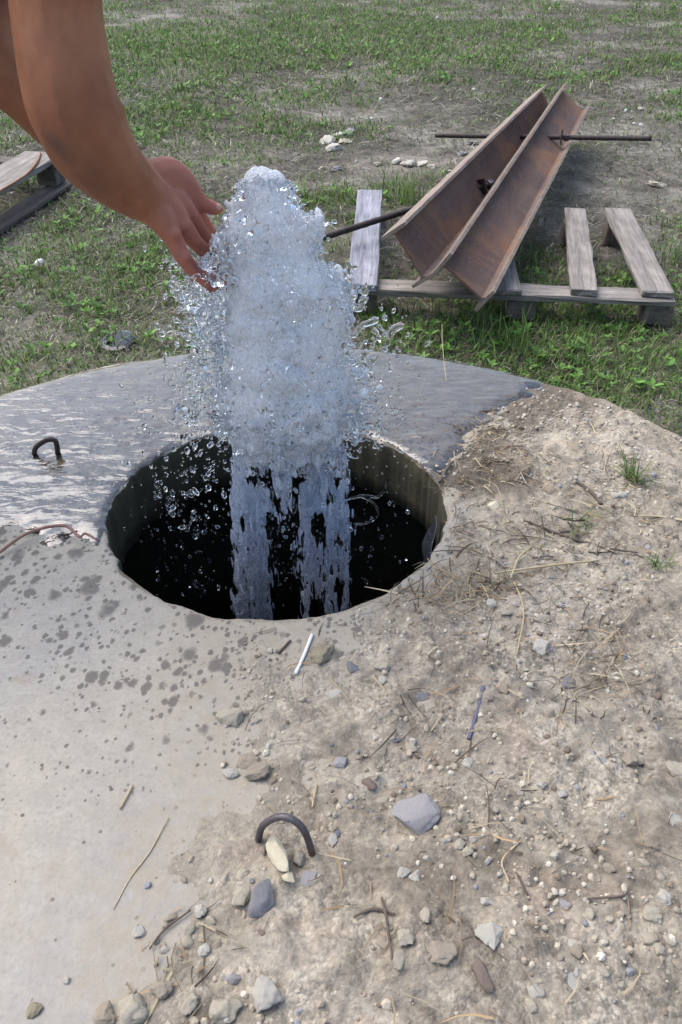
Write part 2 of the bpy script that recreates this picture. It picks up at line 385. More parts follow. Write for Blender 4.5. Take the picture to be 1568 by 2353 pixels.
M = {}
M['ground'] = mat_ground(); M['soil'] = mat_soil(); M['concrete'] = mat_concrete()
M['veg'] = mat_vcol('grass_blades', .6, .25); M['litter'] = mat_vcol('dry_litter', .85, 0, .2); M['gravel'] = mat_vcol('gravel', .92, 0, .2)
M['film'] = mat_film('water_film', .34); M['puddle'] = mat_film('puddle_water', .02, (.45, .45, .45, 1), 1.5); M['water'] = mat_water(); M['foam'] = mat_foam(); M['stream'] = mat_foam('falling_water', .42, (.70, .79, .95, 1)); M['skin'] = mat_skin(); M['rust'] = mat_rust()
M['darksteel'] = mat_simple('dark_steel', (.035, .028, .026), (.075, .055, .05), 60, .6, .5, .002, metal=.4)
M['hoop'] = mat_simple('steel_bar', (.075, .07, .085), (.13, .115, .12), 40, .5, .5, .0015, c3=(.14, .085, .06), metal=.5)
M['bolt'] = mat_simple('bolt_steel', (.10, .10, .105), (.2, .2, .2), 40, .4, .2, .001, metal=.7)
M['wood'] = mat_wood('weathered_wood', (.125, .112, .098), (.225, .203, .18), (.315, .29, .26), (.06, 1, 1))
M['woodwet'] = mat_wood('damp_blue_wood', (.13, .13, .15), (.24, .245, .29), (.36, .36, .40), (.06, 1, 1))
M['wooddark'] = mat_wood('old_dark_wood', (.06, .05, .042), (.12, .10, .085), (.18, .155, .13), (.06, 1, 1))
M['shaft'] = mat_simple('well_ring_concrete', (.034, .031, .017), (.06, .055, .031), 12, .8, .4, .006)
STONE = {
    'cream': mat_simple('cream_stone', (.37, .33, .255), (.53, .485, .39), 26, .92, .6, .004, c3=(.36, .28, .18)),
    'white': mat_simple('white_stone', (.42, .395, .34), (.58, .55, .48), 30, .9, .6, .004, c3=(.45, .40, .33)),
    'yellow': mat_simple('yellow_stone', (.58, .52, .36), (.70, .65, .50), 24, .9, .6, .004, c3=(.50, .40, .24), dark=.2),
    'tan': mat_simple('tan_stone', (.30, .25, .19), (.42, .365, .29), 26, .92, .6, .004, c3=(.22, .16, .11)),
    'grey': mat_simple('grey_stone', (.25, .24, .245), (.36, .345, .345), 22, .85, .5, .003, c3=(.34, .30, .25)),
    'blue': mat_simple('blue_grey_stone', (.145, .145, .16), (.22, .22, .235), 24, .8, .5, .003, c3=(.30, .28, .26)),
    'brown': mat_simple('brown_stone', (.15, .11, .09), (.25, .19, .155), 24, .9, .6, .003, c3=(.30, .25, .20)),
    'olive': mat_simple('ochre_stone', (.30, .26, .17), (.44, .39, .28), 30, .92, .7, .004, c3=(.20, .16, .10)),
}

# ------------------------------------------------------------------ ground
def ground_z(x, y): return .022 * fb2(x, y, .55, 3, 11) + .012 * fb2(x, y, 3.1, 3, 12) + .006 * fb2(x, y, 11., 2, 13)
def spread(lo, hi, step, far):
    a = np.arange(lo, hi + step / 2, step); g = []; s, p = step, 0
    while p < far: s *= 1.3; p += s; g.append(p)
    g = np.array(g); return np.r_[lo - g[::-1], a, hi + g]
def gpatch(lst, x, y):
    g_ = np.zeros_like(x)
    for (px, py, rx, ry, a_) in lst: c = atz(px, py); g_ = g_ + a_ * np.exp(-((x - c[0]) / rx)**2 - ((y - c[1]) / ry)**2)
    return g_
GREEN = [(560, 95, 1.9, 1.9, .85), (330, 110, 1.4, 1.2, .6), (700, 20, 3., 1.6, .35), (1250, 30, 2., 1.6, .4), (400, 255, 1.0, .7, .55), (620, 255, .5, .5, .3), (200, 600, .8, .7, .45), (350, 600, .35, .4, .35), (80, 800, .5, .35, .35), (300, 820, .5, .15, .3), (1200, 760, .5, .35, .6), (1400, 800, .6, .5, .55), (1540, 900, .5, .5, .45), (930, 440, .25, .3, .5), (1250, 600, .25, .3, .45), (1350, 130, 1.3, .9, .35), (1500, 300, .5, .6, .1), (880, 745, .3, .2, .5), (1050, 100, 1.2, .8, .3), (760, 480, .2, .3, .2), (60, 210, .8, .8, .3), (1540, 560, .3, .5, .25)]
BARE = [(800, 260, .6, .4, .55), (920, 370, .7, .45, .9), (1000, 250, .5, .3, .4), (420, 45, .9, 1.0, .7), (1200, 120, .8, .4, .5), (1440, 420, .6, .35, .8), (1420, 290, .7, .7, .6), (1530, 440, .4, .3, .5), (980, 20, 1.0, .8, .4), (740, 115, .4, .35, .5), (300, 390, .6, .5, .15), (680, 420, .5, .3, .2), (1450, 560, .3, .2, .3), (550, 350, .4, .35, .2)]
xs = spread(-6.5, 6.5, .06, 260); ys = spread(-1.0, 14, .06, 320)
X, Y = np.meshgrid(xs, ys); Z = ground_z(X, Y)
V = np.stack([X, Y, Z], -1).reshape(-1, 3)
keep = np.hypot(V[:, 0] - S0[0], V[:, 1] - S0[1]) > .93
barec = np.clip(gpatch(BARE, X, Y) * (.7 + 1.8 * fb2(X, Y, 3.0, 4, 14)) + .5 * fb2(X, Y, 1.3, 3, 15) - .1, 0, 1).reshape(-1, 1)
V, f, bc_ = compact(V, grid_faces(len(xs), len(ys), keep.reshape(X.shape)), np.repeat(barec, 3, 1))
tag(obj('ground', V, f, M['ground'], colr=bc_), kind='structure')

# ------------------------------------------------------------------ the well: cover slab with opening, ring below, lifting loops
well = at_slab(empty('well', (0, 0, 0)))
tag(well, 'round concrete well with a tilted cover slab and a dark open hole', 'well')
TH = .14
na = 360; th = np.linspace(0, 2*np.pi, na, endpoint=False)
hx, hy = UH - UC, VH - VC
def rim_noise(t, amp, fr, seed): return amp * fbm(np.stack([np.cos(t) * fr, np.sin(t) * fr, np.zeros_like(t)], -1), 4, seed)
rin = RH + rim_noise(th, .010, 9, 21); rout = RC + rim_noise(th, .018, 6, 22)
rings = []
I = np.stack([hx + rin * np.cos(th), hy + rin * np.sin(th)], -1); O = np.stack([rout * np.cos(th), rout * np.sin(th)], -1)
# walk: underside out -> side -> top in -> hole wall down
def ring(xy, h): return np.c_[xy, np.broadcast_to(h, len(xy))]
n_top = 90
rings.append(ring(I * 1.0, -TH))
rings.append(ring(O, -TH)); rings.append(ring(O, -.012)); rings.append(ring(O * .996, -.003))
for k in np.linspace(.985, .0, n_top):
    xy = I + (O - I) * k
    h = .0035 * fb2(xy[:, 0], xy[:, 1], 5, 4, 23) + .0012 * fb2(xy[:, 0], xy[:, 1], 45, 3, 24)
    if k == 0: h = h - .004
    rings.append(ring(xy if k > 0 else I + (O - I) * .004, h))
rings.append(ring(I, -.010)); rings.append(ring(I, -.05 + 0*th)); rings.append(ring(I, -.10))
W = np.array(rings); m = len(W); V = W.reshape(-1, 3); i = np.arange(m * na).reshape(m, na); j = np.roll(i, -1, 1)
i2 = np.vstack([i, i[:1]]); j2 = np.vstack([j, j[:1]])
q = np.stack([i2[:-1], j2[:-1], j2[1:], i2[1:]], -1).reshape(-1, 4)
slab = obj('cover_slab', V, q, M['concrete'], well)
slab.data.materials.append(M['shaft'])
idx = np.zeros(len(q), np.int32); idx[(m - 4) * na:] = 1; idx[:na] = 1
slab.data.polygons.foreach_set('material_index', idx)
prof = [(.82, -TH - .002), (.95, -TH - .002), (.95, -.75), (.82, -1.5)]
Rg = np.array([np.c_[r * np.cos(th[::4]), r * np.sin(th[::4]), np.full(90, h)] for r, h in prof]); i = np.arange(4 * 90).reshape(4, 90); j = np.roll(i, -1, 1)
i2 = np.vstack([i, i[:1]]); j2 = np.vstack([j, j[:1]])
obj('well_ring', Rg.reshape(-1, 3), np.stack([i2[:-1], j2[:-1], j2[1:], i2[1:]], -1).reshape(-1, 4), M['shaft'], well)
def loc_slab(x, y, h=0):
    u, v = slab_uv(x, y); return np.array([u - UC, v - VC, h])
def px_slab_h(x, y, base_v):            # a raised point: on the ray, in the plane v = base_v of the slab frame
    d = ray(x, y); t = base_v / (d @ ES); p = d * t
    return np.array([p[0] - UC, base_v - VC, p @ NS + HS])
bv = slab_uv(655, 1945)[1]
lp = [loc_slab(588, 1932, -.02), px_slab_h(600, 1905, bv + .004), px_slab_h(622, 1884, bv), px_slab_h(650, 1877, bv - .004), px_slab_h(680, 1888, bv - .008), px_slab_h(703, 1916, bv - .012), loc_slab(722, 1966, -.01)]
lo = obj('lifting_loop', *tube(lp, [.0043] * 7, 10, 6, .03), M['hoop'], well); lo['label'] = 'bare steel lifting loop among stones in front'
bv = slab_uv(105, 1047)[1]
lp = [loc_slab(74, 1049, -.02), px_slab_h(80, 1034, bv), px_slab_h(95, 1018, bv), px_slab_h(112, 1010, bv), px_slab_h(126, 1012, bv), px_slab_h(131, 1024, bv), loc_slab(130, 1040, -.02)]
lo = obj('lifting_loop', *tube(lp, [.0055] * 7, 10, 6, .03), M['darksteel'], well); lo['label'] = 'wet black lifting loop standing in the water film'
# black water deep in the well
zw = -.62; aw = np.linspace(0, 2*np.pi, 64, endpoint=False)
V = np.c_[S0[0] + .9 * np.cos(aw), S0[1] + .1 + .95 * np.sin(aw), np.full(64, zw)]
M['deep'] = mat_simple('deep_water', (.004, .005, .006), (.008, .009, .01), 14, .15, .3, .01)
tag(obj('well_water', V, np.arange(64)[None], M['deep'], base=(S0[0], S0[1], zw)), kind='structure')

# ------------------------------------------------------------------ dirt lying on the slab
wet_poly = [slab_uv(*p) for p in [(-60, 1225), (40, 1205), (110, 1262), (170, 1240), (215, 1275), (270, 1240), (330, 1180), (640, 1120), (1000, 1110), (1050, 1080), (1100, 1005), (1180, 935), (1260, 890), (1240, 820), (1000, 770), (640, 760), (0, 860), (-160, 960)]]
edge_px = [(575, 1415), (600, 1440), (565, 1500), (560, 1560), (520, 1620), (505, 1690), (485, 1760), (545, 1820), (440, 1850), (375, 1950), (360, 2020), (420, 2070), (330, 2150), (330, 2200), (280, 2280), (240, 2420)]
soil_poly = [slab_uv(*p) for p in edge_px] + [np.array(p) for p in [(-.25, .15), (.2, -.2), (1.2, -.2), (1.3, 1.8)]] + [slab_uv(*p) for p in [(1240, 840), (1170, 905), (1120, 950), (1060, 1010), (1010, 1085), (1035, 1180), (1020, 1270), (930, 1360), (800, 1412)]]
su = np.arange(-.62, .95, .0048); sv = np.arange(-.08, 2.02, .0048)
U, Vv = np.meshgrid(su, sv)
wob = .05 * fb2(U, Vv, 9, 5, 31, .65)
sdist = poly_sd(soil_poly, U, Vv) + wob
redge = np.hypot(U - UC, Vv - VC); rhole = np.hypot(U - UH, Vv - VH)
lump = fb2(U, Vv, 4.5, 4, 32) + .6 * np.clip(fb2(U, Vv, 13, 3, 40), -.2, 1); fine = fb2(U, Vv, 26, 4, 33, .6); tiny = fb2(U, Vv, 95, 3, 34, .6)
ridge = np.exp(-(((U - .30) * .80 + (Vv - .62) * .60 - .02) / .045)**2) * .016 * sstep(.0, .2, U)
hs = (.003 + .010 * sstep(.0, .35, sdist) + .015 * lump + .0115 * fine + .0048 * tiny) * sstep(-.01, .12, sdist) + ridge * sstep(0, .1, sdist)
hs = np.maximum(hs, -.002 + .004 * fine + .006 * tiny + .02 * np.clip(sdist, 0, .2)) * sstep(-.012, .03, sdist) - .006 * sstep(.05, -.04, sdist)
hs = hs * (.35 + .65 * sstep(1.0, .95, redge)) - .006 * sstep(.985, 1.0, redge)
rim = RH - .006 + .012 * fb2(U, Vv, 14, 3, 35)
hs = hs * (.3 + .7 * sstep(rim, rim + .06, rhole)) - .004 * sstep(rim + .012, rim, rhole)
hs = hs + .006 * sstep(.97, .99, redge) * sstep(.0, .1, sdist)
edgeR = 1.006 + .030 * fb2(U, Vv, 5, 4, 38, .6)
hs = hs - 1.6 * np.maximum(redge - 1.0, 0) + .012 * np.clip(fb2(U, Vv, 11, 3, 29), 0, 1) * sstep(.86, .97, redge) * sstep(0, .1, sdist)
keep = (redge < edgeR + .006) & (rhole > RH - .004) & ((hs > -.008) | (redge > .99) & (sdist > .02))
soil_mesh_h = hs
def soil_h(u, v):
    iu = np.clip((np.asarray(u) - su[0]) / .0048, 0, len(su) - 1).astype(int); iv = np.clip((np.asarray(v) - sv[0]) / .0048, 0, len(sv) - 1).astype(int)
    return np.maximum(hs[iv, iu], .0)
def soil_sd(u, v):
    iu = np.clip((np.asarray(u) - su[0]) / .0048, 0, len(su) - 1).astype(int); iv = np.clip((np.asarray(v) - sv[0]) / .0048, 0, len(sv) - 1).astype(int)
    return sdist[iv, iu]
def snap_rims(X_, Y_, inner, outer):
    dx, dy = X_ - UH, Y_ - VH; r0 = np.hypot(dx, dy); k = np.where(r0 < inner, inner / r0, 1); X_, Y_ = UH + dx * k, VH + dy * k
    dx, dy = X_ - UC, Y_ - VC; r0 = np.hypot(dx, dy); k = np.where(r0 > outer, outer / r0, 1); return UC + dx * k, VC + dy * k
Us, Vs = snap_rims(U, Vv, RH + .004 + .006 * fb2(U, Vv, 20, 2, 37), edgeR)
V = np.stack([Us - UC, Vs - VC, hs + .0005], -1).reshape(-1, 3)
wetc = sstep(-.20, -.02, poly_sd(wet_poly, U, Vv) + .11 * fb2(U, Vv, 9, 4, 39)).reshape(-1, 1)
V, f, wc = compact(V, grid_faces(len(su), len(sv), keep), np.c_[wetc, sstep(.10, .0, sdist).reshape(-1, 1), 0 * wetc])
tag(at_slab(obj('soil', V, f, M['soil'], colr=wc)), kind='structure')
sco = np.empty(len(slab.data.vertices) * 3); slab.data.vertices.foreach_get('co', sco); sco = sco.reshape(-1, 3)   # dust blown from the dirt onto the concrete
dd = soil_sd(sco[:, 0] + UC, sco[:, 1] + VC); dust = np.clip(np.exp(np.minimum(dd, 0) / .2) + .35 * fb2(sco[:, 0], sco[:, 1], 5, 4, 36) * (dd > -.4), 0, .9)
da = slab.data.color_attributes.new('col', 'FLOAT_COLOR', 'POINT'); cc = np.ones((len(sco), 4), np.float32); cc[:, :3] = dust[:, None]; da.data.foreach_set('color', cc.ravel())

# ------------------------------------------------------------------ water film spreading over the slab
fu = np.arange(-1.12, .62, .0055); fv = np.arange(.85, 2.0, .0055)
U2, V2 = np.meshgrid(fu, fv)
fsd = poly_sd(wet_poly, U2, V2) + .05 * fb2(U2, V2, 8, 4, 41) + .02 * fb2(U2, V2, 30, 3, 42)
rip = fb2(U2, V2 * 1.5, 16, 3, 43) * .0016 + fb2(U2, V2 * 1.4, 42, 3, 44) * .0009
near = np.exp(-((U2 - UH)**2 + (V2 - VH)**2) / .3)
fh = -.006 + .0115 * sstep(-.02, .05, fsd) + rip * (1 + 1.2 * near)
re2 = np.hypot(U2 - UC, V2 - VC); rh2 = np.hypot(U2 - UH, V2 - VH)
fh = fh - .004 * sstep(RH + .02, RH, rh2) - .004 * sstep(.975, 1.0, re2)
keep = (re2 < 1.004) & (rh2 > RH - .002) & (fh > -.005)
Us, Vs = snap_rims(U2, V2, RH + .004 + .004 * fb2(U2, V2, 20, 2, 37), .997)
V = np.stack([Us - UC, Vs - VC, fh], -1).reshape(-1, 3); V, f, _ = compact(V, grid_faces(len(fu), len(fv), keep))
tag(at_slab(obj('water_film', V, f, M['film'])), kind='structure')
# puddle in the grass behind the slab
pc = atz(268, 772, .03); gx, gy = np.meshgrid(np.linspace(-.34, .34, 90), np.linspace(-.26, .26, 70))
pr = np.hypot(gx / .06, gy / .09) + .25 * fb2(gx, gy, 7, 2, 45); keep = pr < 1
V = np.stack([gx, gy, .004 * sstep(1, .7, pr) ], -1).reshape(-1, 3); V, f, _ = compact(V, grid_faces(90, 70, keep))
tag(link('puddle', make_mesh('puddle', V, f), M['puddle'], loc=(pc[0], pc[1], float(ground_z(pc[0], pc[1])) + .016)), kind='structure')

# ------------------------------------------------------------------ pallets
def rect_board(name, parent, base, near_l, near_r, far_l, far_r, z, th, mat, zfar=None, **k):
    a = (atz(*near_l, z) + atz(*near_r, z)) / 2; b = (atz(*far_l, z) + atz(*far_r, z)) / 2
    w = (np.linalg.norm(atz(*near_l, z) - atz(*near_r, z)) + np.linalg.norm(atz(*far_l, z) - atz(*far_r, z))) / 2
    return board(name, parent, base, a, b, w, th, mat, **k)
def board(name, parent, base, a, b, w, th, mat, bev=.004, rough=.0014):
    """plank whose top runs from a to b; the object's X is the grain"""
    a, b = np.asarray(a, float), np.asarray(b, float); L = np.linalg.norm(b - a); ax = (b - a) / L
    side = np.cross([0, 0, 1], ax); side /= np.linalg.norm(side); upv = np.cross(ax, side)
    V, f = box_frame((0, -w/2, -th), np.array([1., 0, 0]), np.array([0, 1., 0]), np.array([0, 0, 1.]), L, w, th, bev, rough, 10)
    o = link(name, make_mesh(name, V, f, smooth=False), mat, parent)
    Mx = Matrix((ax, side, upv)).transposed().to_4x4(); Mx.translation = Vector(a - np.asarray(base)); o.matrix_local = Mx
    return o
def nail(plank, base, p):
    th_ = np.linspace(0, 2*np.pi, 8, endpoint=False)
    V = np.vstack([np.c_[.004*np.cos(th_), .004*np.sin(th_), np.zeros(8)], np.c_[.003*np.cos(th_), .003*np.sin(th_), np.full(8, .0018)]])
    i = np.arange(8); f = np.stack([i, np.roll(i, -1), np.roll(i, -1) + 8, i + 8], 1)
    o = link('nail', make_mesh('nail', V, [f, (i + 8)[None]]), M['darksteel'], plank)
    o.matrix_local = plank.matrix_local.inverted() @ Matrix.Translation(Vector(np.asarray(p) - np.asarray(base)))

PZ = .14
pb = atz(1170, 670, .0)
pal = empty('pallet', pb)
tag(pal, 'broken grey wooden pallet lying in the grass under the steel beams', 'pallet')
pk1 = rect_board('plank', pal, pb, (799, 653), (866, 657), (822, 433), (880, 437), PZ, .024, M['woodwet']); pk1['label'] = 'damp bluish plank at the left end'
rect_board('plank', pal, pb, (1128, 668), (1200, 664), (1095, 470), (1150, 470), PZ, .022, M['wood'])
pk3 = rect_board('plank', pal, pb, (1306, 668), (1380, 664), (1306, 477), (1340, 477), PZ, .024, M['wood'])
pk4 = rect_board('plank', pal, pb, (1478, 671), (1549, 667), (1396, 480), (1446, 475), PZ, .024, M['wood'])
zs = PZ - .027
a, b = atz(803, 650, zs), atz(1548, 678, zs)
board('stringer', pal, pb, a, b, .105, .022, M['wood'], rough=.002)
dirx = (b - a) / np.linalg.norm(b - a); diry = np.array([-dirx[1], dirx[0], 0])
Lp = np.linalg.norm(b - a)
for t in (.0, .5, .915):
    p0 = a + dirx * Lp * t
    board('block', pal, pb, np.r_[p0[:2], zs - .024] , np.r_[(p0 + dirx * .1)[:2], zs - .024], .095, .075, M['wooddark'], rough=.003)
for (x, y) in ((850, 446), (1325, 490), (1425, 488)):
    p0 = atz(x, y, PZ); d = .05
    board('block', pal, pb, np.r_[p0[:2] - dirx[:2]*d, PZ - .027], np.r_[p0[:2] + dirx[:2]*d, PZ - .027], .08, .10, M['wooddark'], rough=.003)
for pk, x, y in ((pk3, 1320, 655), (pk3, 1362, 652), (pk4, 1497, 658), (pk4, 1530, 655), (pk1, 815, 640), (pk1, 850, 642)): nail(pk, pb, atz(x, y, PZ))

# second pallet cut by the left border of the picture
lb = atz(60, 440, .0); lpal = empty('pallet', lb)
tag(lpal, 'pale wooden pallet corner at the left behind the arm', 'pallet')
c1, c2 = atz(117, 368, .16), atz(0, 438, .16)
dl = (c2 - c1) / np.linalg.norm(c2 - c1); c3 = atz(80, 334, .16)
perp = np.array([dl[1], -dl[0], 0]); perp = perp if (c3 - c1) @ perp > 0 else -perp
wd = (c3 - c1) @ perp; mid = c1 + perp * wd / 2
board('plank', lpal, lb, mid - dl * .13, mid + dl * 1.0, abs(wd), .024, M['wood'])
m2 = mid + perp * (abs(wd) + .09)
board('plank', lpal, lb, m2 - dl * .13, m2 + dl * 1.0, .1, .024, M['wood'])
bc = c1 + perp * .03
board('stringer', lpal, lb, np.r_[(c1 + perp * -.0 - dl * .06)[:2], .134], np.r_[(c1 + perp * .5 - dl * .06)[:2], .134], .1, .02, M['wooddark'])
for k in (0.0, .44):
    p0 = c1 + perp * (.004 + k) - dl * .06
    board('block', lpal, lb, np.r_[p0[:2], .112], np.r_[(p0 + perp * .10)[:2], .112], .10, .085, M['wooddark'], rough=.003)
for k in (.0, .85):
    p0 = c1 + perp * .0 + dl * .055 + dl * k
q1, q2 = atz(118, 478, .03), atz(0, 532, .03)
dq = (q2 - q1) / np.linalg.norm(q2 - q1)
board('bottom_plank', lpal, lb, c1 * [1, 1, 0] + perp * .02 - dl * .1 + [0, 0, .026], c1 * [1, 1, 0] + perp * .02 + dl * 1.0 + [0, 0, .026], .11, .02, M['wooddark'])
rw = [atz(93, 350, .165), atz(88, 367, .166), atz(76, 385, .167), atz(59, 402, .167), atz(30, 421, .166), atz(0, 439, .165), atz(-40, 468, .165)]
V, f = tube(rw, [.004, .007, .006, .004, .004, .004, .004], 8, 5, .05)
M['rustrope'] = mat_simple('orange_rust', (.22, .09, .045), (.36, .19, .09), 40, .8, .4, .002)
tag(obj('rusty_strap', V, f, M['rustrope'], base=rw[3]), 'curved orange rusty strap lying on the left pallet', 'strap')

# ------------------------------------------------------------------ two rusty I-beams with threaded rods
def ibeam(P, ax, wd, fl, L, hh, bb, label):
    P, ax, wd, fl = map(np.array, (P, ax, wd, fl)); t, tw = .011, .008
    sec = [(-bb/2, -t/2), (bb/2, -t/2), (bb/2, t/2), (tw/2 + .008, t/2 + .002), (tw/2, t/2 + .010), (tw/2, hh/2), (tw/2, hh - t/2 - .010), (tw/2 + .008, hh - t/2 - .002), (bb/2, hh - t/2), (bb/2, hh + t/2),
           (-bb/2, hh + t/2), (-bb/2, hh - t/2), (-tw/2 - .008, hh - t/2 - .002), (-tw/2, hh - t/2 - .010), (-tw/2, hh/2), (-tw/2, t/2 + .010), (-tw/2 - .008, t/2 + .002), (-bb/2, t/2)]
    sec = np.array(sec); ns = len(sec); ss = np.linspace(0, L, 60)
    V = np.array([[(f_, s, w_) for f_, w_ in sec] for s in ss]); V[:, :, 0] += .0016 * fbm(V * [3, 9, 3], 3, 51); V[:, :, 2] += .0016 * fbm(V * [3, 11, 3] + 5, 3, 52)
    m = len(ss); i = np.arange(m * ns).reshape(m, ns); j = np.roll(i, -1, 1)
    q = np.stack([i[:-1], j[:-1], j[1:], i[1:]], -1).reshape(-1, 4)
    me_faces = [q]
    # ends: web strip and two flanges as quads
    for e, r in ((0, 1), (m - 1, -1)):
        k = i[e]
        me_faces.append(np.array([k[[0, 1, 2, 17]][::r], k[[17, 2, 3, 16]][::r], k[[16, 3, 4, 15]][::r], k[[15, 4, 5, 14]][::r], k[[14, 5, 6, 13]][::r], k[[13, 6, 7, 12]][::r], k[[12, 7, 8, 11]][::r], k[[11, 8, 9, 10]][::r]]))
    base = P + ax * L / 2 + wd * hh
    # pale grime on the outer flange faces and edges and towards the lower flange
    c = np.zeros((m, ns)); c[:, [0, 1, 2, 17]] = .75; c[:, [8, 9, 10, 11]] = .8; c[:, [7, 12]] = .45; c[:, [6, 13]] = .22
    c *= .75 + .5 * fbm(V * 14, 3, 53)
    o = link('steel_beam', make_mesh('steel_beam', V.reshape(-1, 3), me_faces, np.repeat(c.reshape(-1, 1), 3, 1), smooth=False), M['rust'])
    Mx = Matrix((fl, ax, wd)).transposed().to_4x4(); Mx.translation = Vector(P); o.matrix_world = Mx
    return tag(o, label, 'beam', 'rusty steel beams on the pallet')
bl = dict(P=(.175, 2.561, .370), ax=(.371, .928, -.028), wd=(.562, -.248, -.789), fl=(.739, -.277, .614), L=2.67, hh=.19, bb=.10)
br = dict(P=(.335, 2.480, .290), ax=(.349, .937, .004), wd=(.772, -.286, -.568), fl=(.531, -.201, .823), L=2.70, hh=.188, bb=.094)
ibeam(**bl, label='left rusty steel I-beam, its upper flange orange, with a bolt in its web')
ibeam(**br, label='right rusty steel I-beam overhanging the front of the pallet')
def on_web(bm_, x, y):
    n_ = np.array(bm_['fl']); d = ray(x, y); return C0 + d * (((np.array(bm_['P']) - C0) @ n_) / (d @ n_))
def rod(p, q_, r, label, mat, nut_at=(), bend=0):
    p, q_ = np.asarray(p), np.asarray(q_); base = (p + q_) / 2; e = empty('threaded_rod', base); tag(e, label, 'rod', 'threaded rods through the beams')
    t = np.linspace(0, 1, 40)[:, None]; P = p + (q_ - p) * t; V, f = tube(P, [r * (1 + .06 * (k % 2)) for k in range(40)], 12, 1, .03)
    obj('shank', V, f, mat, e, base)
    d = (q_ - p) / np.linalg.norm(q_ - p); a = np.cross(d, [0, 0, 1.]); a /= np.linalg.norm(a); b_ = np.cross(d, a)
    for (c, kind) in nut_at:
        k, rad, hl = (6, .017, .012) if kind == 'nut' else ((4, .045, .003) if kind == 'washer' else (6, .020, .010))
        th_ = np.linspace(0, 2*np.pi, k, endpoint=False) + .4
        ring_ = [c + d * s + rad * sc_ * (np.cos(th_)[:, None] * a + np.sin(th_)[:, None] * b_) for s, sc_ in ((-hl, .93), (-hl*.8, 1), (hl*.8, 1), (hl, .93))]
        Vn = np.vstack(ring_); i = np.arange(4*k).reshape(4, k); j = np.roll(i, -1, 1)
        obj({'nut': 'nut', 'washer': 'washer_plate', 'head': 'bolt_head'}[kind], Vn, [np.stack([i[:-1], j[:-1], j[1:], i[1:]], -1).reshape(-1, 4), i[:1, ::-1], i[-1:]], M['bolt'] if kind == 'head' else M['darksteel'], e, base, smooth=False)
pL, pR = on_web(bl, 1193, 314), on_web(br, 1258, 315)
d = (pR - pL) / np.linalg.norm(pR - pL)
def along(px):                           # point of that line seen at picture x = px
    lo_, hi_ = -2., 2.
    for _ in range(60):
        mm = (lo_ + hi_) / 2; p = pL + d * mm - C0; x = CX + F * (p @ rt) / (p @ fw)
        lo_, hi_ = (mm, hi_) if x < px else (lo_, mm)
    return pL + d * mm
rod(along(1000), along(1498), .011, 'long dark threaded rod crossing both beams near their far ends', M['darksteel'], [(along(1291), 'washer'), (along(1303), 'nut')])
w0 = on_web(bl, 1100, 432); tip = atz(742, 546, .2); d = (w0 - tip) / np.linalg.norm(w0 - tip)
rod(tip, w0 + d * .085, .012, 'dark threaded rod slanting from the grass to a bolt in the left beam', M['darksteel'], [(w0 + d * .014, 'washer'), (w0 + d * .062, 'head')])

# ------------------------------------------------------------------ the person: right arm reaching into the jet, body out of frame
def px3(x, y, dep, hw): return np.r_[atd(x, y, dep), hw * dep / F]
Bc, Br = [], []
def limb(P, n=10):
    Q = catmull(np.array(P), n)
    Bc.append(Q[:, :3]); Br.append(np.repeat(Q[:, 3:4], 3, 1))
sh_r = np.array([-.355, 1.045, 1.365]); sh_l = np.array([-.44, 1.47, 1.345])
limb([np.r_[sh_r, .062], px3(112, -150, .85, 112), px3(130, 20, .895, 105), px3(152, 170, .925, 106), px3(176, 262, .95, 107), px3(208, 328, .98, 100), px3(252, 384, 1.02, 85), px3(296, 424, 1.05, 70), px3(330, 448, 1.075, 60), px3(352, 462, 1.09, 54)], 16)
def ell(c, r): Bc.append(np.array([c])); Br.append(np.array([r]))
_p = px3(224, 262, .955, 66); ell(_p[:3], (_p[3],) * 3); _p = px3(238, 300, .98, 62); ell(_p[:3], (_p[3],) * 3)   # muscle below the elbow bend
hz = lambda x, y: (297.5 + x * .17077, 349.6 + y * .17077)
def fin(pts, n=8): limb([np.r_[atd(*hz(x, y), dp), r] for x, y, dp, r in pts], n)
# palm: ray bones from the wrist to every knuckle, then fingers
fin([(200, 640, 1.075, .026), (420, 880, 1.085, .0215), (580, 1140, 1.095, .0150), (735, 1435, 1.11, .0122), (930, 1640, 1.135, .0115), (1130, 1795, 1.155, .0100)])   # little finger, nearest
fin([(240, 560, 1.085, .028), (500, 770, 1.10, .0240), (735, 1010, 1.118, .0152), (895, 1220, 1.145, .0122), (1085, 1400, 1.175, .0116), (1280, 1600, 1.20, .0100)])    # ring finger
fin([(280, 500, 1.095, .028), (560, 670, 1.115, .0255), (810, 860, 1.145, .0155), (950, 1050, 1.18, .0120), (1090, 1230, 1.21, .0110), (1270, 1440, 1.24, .0090)])   # middle finger
fin([(320, 400, 1.10, .027), (600, 520, 1.13, .0255), (840, 700, 1.17, .0155), (950, 860, 1.21, .0118), (1070, 1040, 1.245, .0108), (1180, 1210, 1.27, .0090)])       # index finger
for kx, ky, kd in ((600, 1110, 1.083), (742, 985, 1.106), (822, 835, 1.133), (860, 680, 1.158), (745, 1420, 1.103), (905, 1200, 1.138)): ell(atd(*hz(kx, ky), kd), (.0098, .0098, .0098))   # knuckles
fin([(330, 360, 1.09, .028), (540, 330, 1.11, .0275), (720, 440, 1.135, .022), (880, 580, 1.155, .0140), (1010, 700, 1.175, .0115), (1120, 750, 1.185, .0112), (1200, 765, 1.19, .0085)])   # thumb
